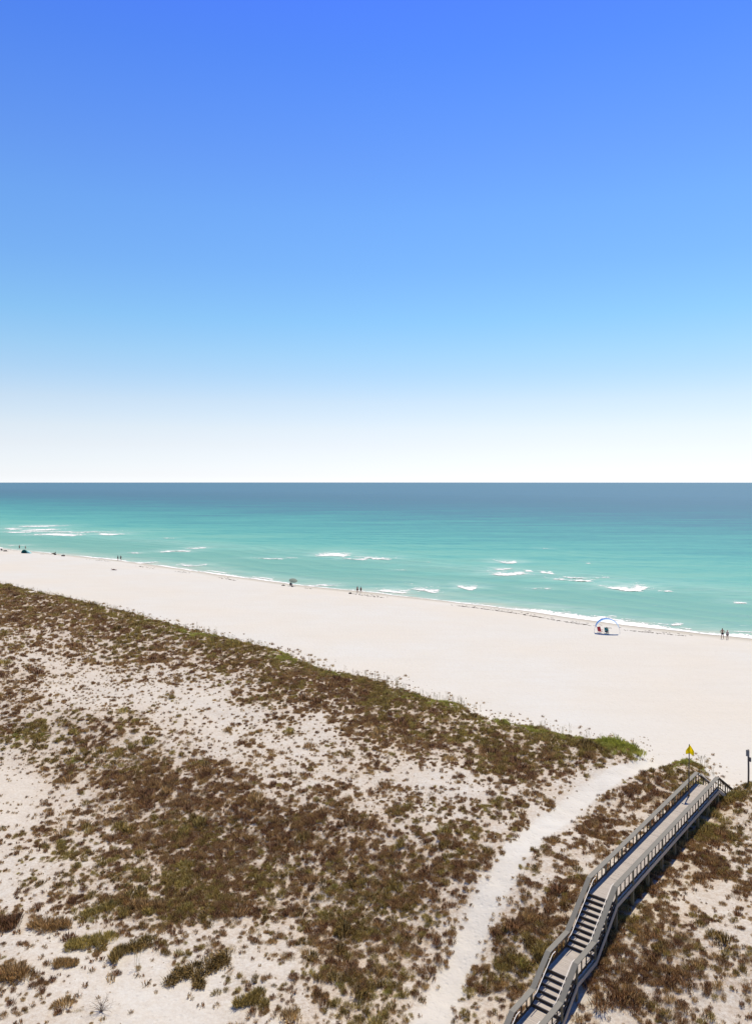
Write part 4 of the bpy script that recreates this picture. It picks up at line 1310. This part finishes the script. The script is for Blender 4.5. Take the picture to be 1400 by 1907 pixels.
dist = np.hypot(Xp, Yp)
vis = (Yp > 30) & (np.abs(Xp / Yp) < .5) & (898 + 1400 * (CAM_H - Zp) / Yp < 1907)
app = size / dist * vis
heads = {}
for kd, nm, protos, what, cat in ((0, 'brown_shrub', BROWN_P, 'low reddish-brown dune shrub', 'shrub'), (1, 'olive_shrub', OLIVE_P, 'low olive-green dune shrub', 'shrub')):
    ids = np.nonzero(kindp == kd)[0]
    ids = ids[np.argsort(-app[ids])][:300]
    hs = []
    for q, i in enumerate(ids):
        me = protos[q % len(protos)]
        o = bpy.data.objects.new(nm, me); col.objects.link(o)
        o.location = (Xp[i], Yp[i], Zp[i] - .02); o.scale = (size[i],) * 3
        o.rotation_euler = (0, 0, random.uniform(0, 6.283))
        z_ = zone(S[i], T[i])
        tag(o, f'{what} on the near dune {z_}', cat, f'{what}s of the near dune {z_}')
        if q < len(protos): hs.append(o)
    heads[kd] = hs
    kindp[ids] = -1

# one small stand of grass, sprig and oats to carry the pattern for the rest
def lone(nm, me, s, t, sc, label, cat):
    x, y = W(s, t)
    o = bpy.data.objects.new(nm, me); col.objects.link(o)
    o.location = (x, y, float(ground(s, t)) - .02); o.scale = (sc,) * 3
    tag(o, label, cat)
    return o


heads[2] = [lone('grass_tuft', GREEN_P[k], *v) for k, v in enumerate((
    (72.9, -27.4, 1.9, 'bright green grass tuft at the tip of the dune by the path mouth', 'grass tuft'),
    (72.2, -28.6, 2.1, 'large bright green grass tuft left of the dune tip', 'grass tuft'),
    (66.9, -16.6, 1.3, 'yellow-green grass tuft at the foot of the seaward stairs', 'grass tuft')))]
heads[3] = [lone('brown_sprig', SPRIG_P[k], *v) for k, v in enumerate((
    (24.4, -36.8, 1.8, 'small brown sprig on bare sand in the lower left', 'sprig'),
    (23.3, -38.6, 2.2, 'bushy brown sprig on bare sand near the lower left corner', 'sprig'),
    (25.4, -34.0, 1.6, 'tiny sprig on bare sand below the olive sprawling shrub', 'sprig')))]
heads[4] = [lone('sea_oats', OAT_P[k], *v) for k, v in enumerate((
    (72.8, -20.9, 1.0, 'tall sea oats stalks on the mound behind the yellow flag', 'sea oats'),
    (24.9, -38.3, .9, 'thin dry stalks standing on the bare sand in the lower left', 'sea oats'),
    (76.4, -51.5, 1.1, 'tall sea oats stalks on the seaward edge of the dune', 'sea oats')))]

heads[5] = [lone('dry_grass', STRAW_P[k], *v) for k, v in enumerate((
    (33.0, -27.6, 1.2, 'straw-coloured dry grass tuft left of the path near the bottom', 'grass tuft'),
    (38.6, -21.6, 1.2, 'straw-coloured dry grass tuft between path and boardwalk stairs', 'grass tuft'),
    (44.5, -13.6, 1.2, 'straw-coloured dry grass tuft on the sand right of the boardwalk', 'grass tuft')))]

for kd, nm, label, cat in ((0, 'brown_scrub', 'reddish-brown scrub covering the dunes', 'scrub'), (1, 'olive_scrub', 'olive-green scrub scattered through the dunes', 'scrub'),
                           (2, 'dune_grass', 'green grass along the seaward edge of the dunes', 'grass'),
                           (5, 'dry_grass', 'straw-coloured dry grass between the dune shrubs', 'grass')):
    i = np.nonzero(kindp == kd)[0]
    scatter(nm, label, cat, heads[kd], np.stack([Xp[i], Yp[i], Zp[i] - .02], -1), size[i], 900 + kd)
i = np.nonzero(kindp == 3)[0]
x2, y2 = W(S2, T2)
p3 = np.concatenate([np.stack([Xp[i], Yp[i], Zp[i]], -1), np.stack([x2, y2, ground(S2, T2)], -1)])
s3 = np.concatenate([size[i], rng.uniform(.3, 1.35, len(S2)) ** 1.4 * np.where(np.hypot(x2, y2) > 110, 1.5, 1)])
scatter('brown_sprigs', 'small brown sprigs dotted over the open sand', 'scrub', heads[3], p3, s3, 910)
x3, y3 = W(S3, T3)
scatter('sea_oats_fringe', 'sparse sea oats along the seaward face of the dunes', 'sea oats', heads[4], np.stack([x3, y3, ground(S3, T3) - .02], -1),
        rng.uniform(.45, .95, len(S3)), 911)


# ------------------------------------------------------------------ larger single shrubs that stand out
def big_shrub(name, s, t, lobes, mat, label, seed, H=.5, n=420, lean=.5, droop=.15, w=.030):
    vs, fs = [], []
    for k, (dx, dy, R) in enumerate(lobes):
        v, f = blades(seed + k, int(n * (.5 + R)), R, H * random.uniform(.85, 1.1), w, lean, droop)
        b = len(vs)
        vs += [(p[0] + dx, p[1] + dy, p[2]) for p in v]; fs += [tuple(i + b for i in q) for q in f]
    x, y = W(s, t)
    g0 = float(ground(s, t))
    vv = np.array(vs)
    ss, tt = ST(vv[:, 0] + x, vv[:, 1] + y)
    vv[:, 2] += ground(ss, tt) - g0
    o = mesh_obj(name, vv.tolist(), fs, mat)
    add_tint(o.data)
    o.location = (x, y, g0)
    tag(o, label, 'shrub')
    return o


big_shrub('brown_shrub', 23.5, -46.3, [(-.7, .1, .6), (0, 0, .75), (.75, .15, .65), (1.25, .2, .4)], M_BROWN, 'wide dark brown shrub on bare sand near the left edge', 1000, .62)
big_shrub('brown_shrub', 22.0, -48.4, [(-.3, 0, .9), (.4, .2, .7)], M_BROWN, 'dark brown shrub cut by the left edge of the photo, upper one', 1010, .65)
big_shrub('brown_shrub', 19.8, -43.0, [(-.4, 0, .9), (.3, .2, .85), (.7, -.1, .6)], M_BROWN, 'dark brown shrub cut by the left edge of the photo, lower one', 1020, .65)
big_shrub('olive_shrub', 27.1, -35.5, [(-1.5, -.9, .5), (-1.0, -.4, .6), (-.3, 0, .75), (.4, .5, .8), (1.0, .8, .7), (.2, -.5, .5), (.35, -1.2, .35), (1.4, 1.2, .6)], M_OLIVE,
          'sprawling olive-green shrub with two lobes on bare sand, lower left', 1030, .38, 420, .8, .3)
big_shrub('brown_shrub', 28.7, -43.1, [(-.7, 0, .55), (0, 0, .7), (.7, .1, .55)], M_BROWN, 'dense oval dark brown shrub at the upper rim of the bare sand', 1050, .55)
big_shrub('olive_shrub', 24.4, -42.7, [(-.8, -.3, .5), (-.2, 0, .6), (.5, .3, .6), (1.0, .5, .5)], M_OLIVE, 'olive-brown shrub leaning right above the bare sand', 1060, .55)
big_shrub('olive_shrub', 25.2, -40.4, [(-.1, -.6, .5), (0, 0, .6), (.5, .5, .65), (1.1, .9, .6)], M_OLIVE, 'olive and brown shrub bordering the bare sand from above', 1070, .55)
big_shrub('olive_shrub', 27.2, -31.2, [(-.5, -.2, .45), (.1, 0, .5), (.4, .4, .4)], M_OLIVE, 'olive shrub alone on the sand at bottom centre-left', 1080, .5)
big_shrub('olive_shrub', 26.3, -45.3, [(-.4, -.2, .5), (.2, .1, .55), (.7, .5, .5)], M_OLIVE, 'yellow-green shrub above the wide dark brown shrub', 1090, .5)
big_shrub('brown_shrub', 22.2, -41.9, [(-.3, 0, .4), (.2, .1, .4), (.6, .2, .3)], M_BROWN, 'small dark shrub group on bare sand in the lower left', 1100, .4)
M_BRIGHT = pmat('bright_grass', (.40, .42, .085), .9, .08, nscale=9, namp=.4, trans=.35, tint=1.0)
big_shrub('green_shrub', 72.2, -28.0, [(-1.6, 0, .9), (-.6, .1, 1.0), (.4, 0, 1.0), (1.1, -.2, .8)], M_BRIGHT, 'bright green rounded bush at the end of the dune beside the path mouth', 1110, .85, 260, .45, .4, .04)

# dead bush: a fan of bare twigs
mb = MB()
r_ = random.Random(5)
for k in range(20):
    a = r_.uniform(-1.2, 1.2); L_ = r_.uniform(.4, .95); dy = r_.gauss(0, .28)
    p = [(0, 0, -.05)]
    for q in range(1, 6):
        f = q / 5
        p.append((math.sin(a * (.7 + .5 * f)) * L_ * f + r_.gauss(0, .02), dy * f, max(.02, math.cos(a * (.7 + .6 * f)) * L_ * f * .9)))
    mb.tube(p, [.012 * (1 - .75 * q / 5) for q in range(6)], 4)
    for q in (2, 3, 4):
        e = Vector(p[q]); d = Vector((r_.gauss(0, .2), r_.gauss(0, .12), r_.uniform(.05, .2)))
        mb.tube([tuple(e), tuple(e + d * .6), tuple(e + d)], [.006, .004, .002], 4)
db = mb.build('dead_bush', M_TWIG)
x, y = W(21.6, -36.6)
db.location = (x, y, float(ground(21.6, -36.6)))
tag(db, 'leafless dead bush with a fan of bare twigs near the bottom left', 'dead bush')
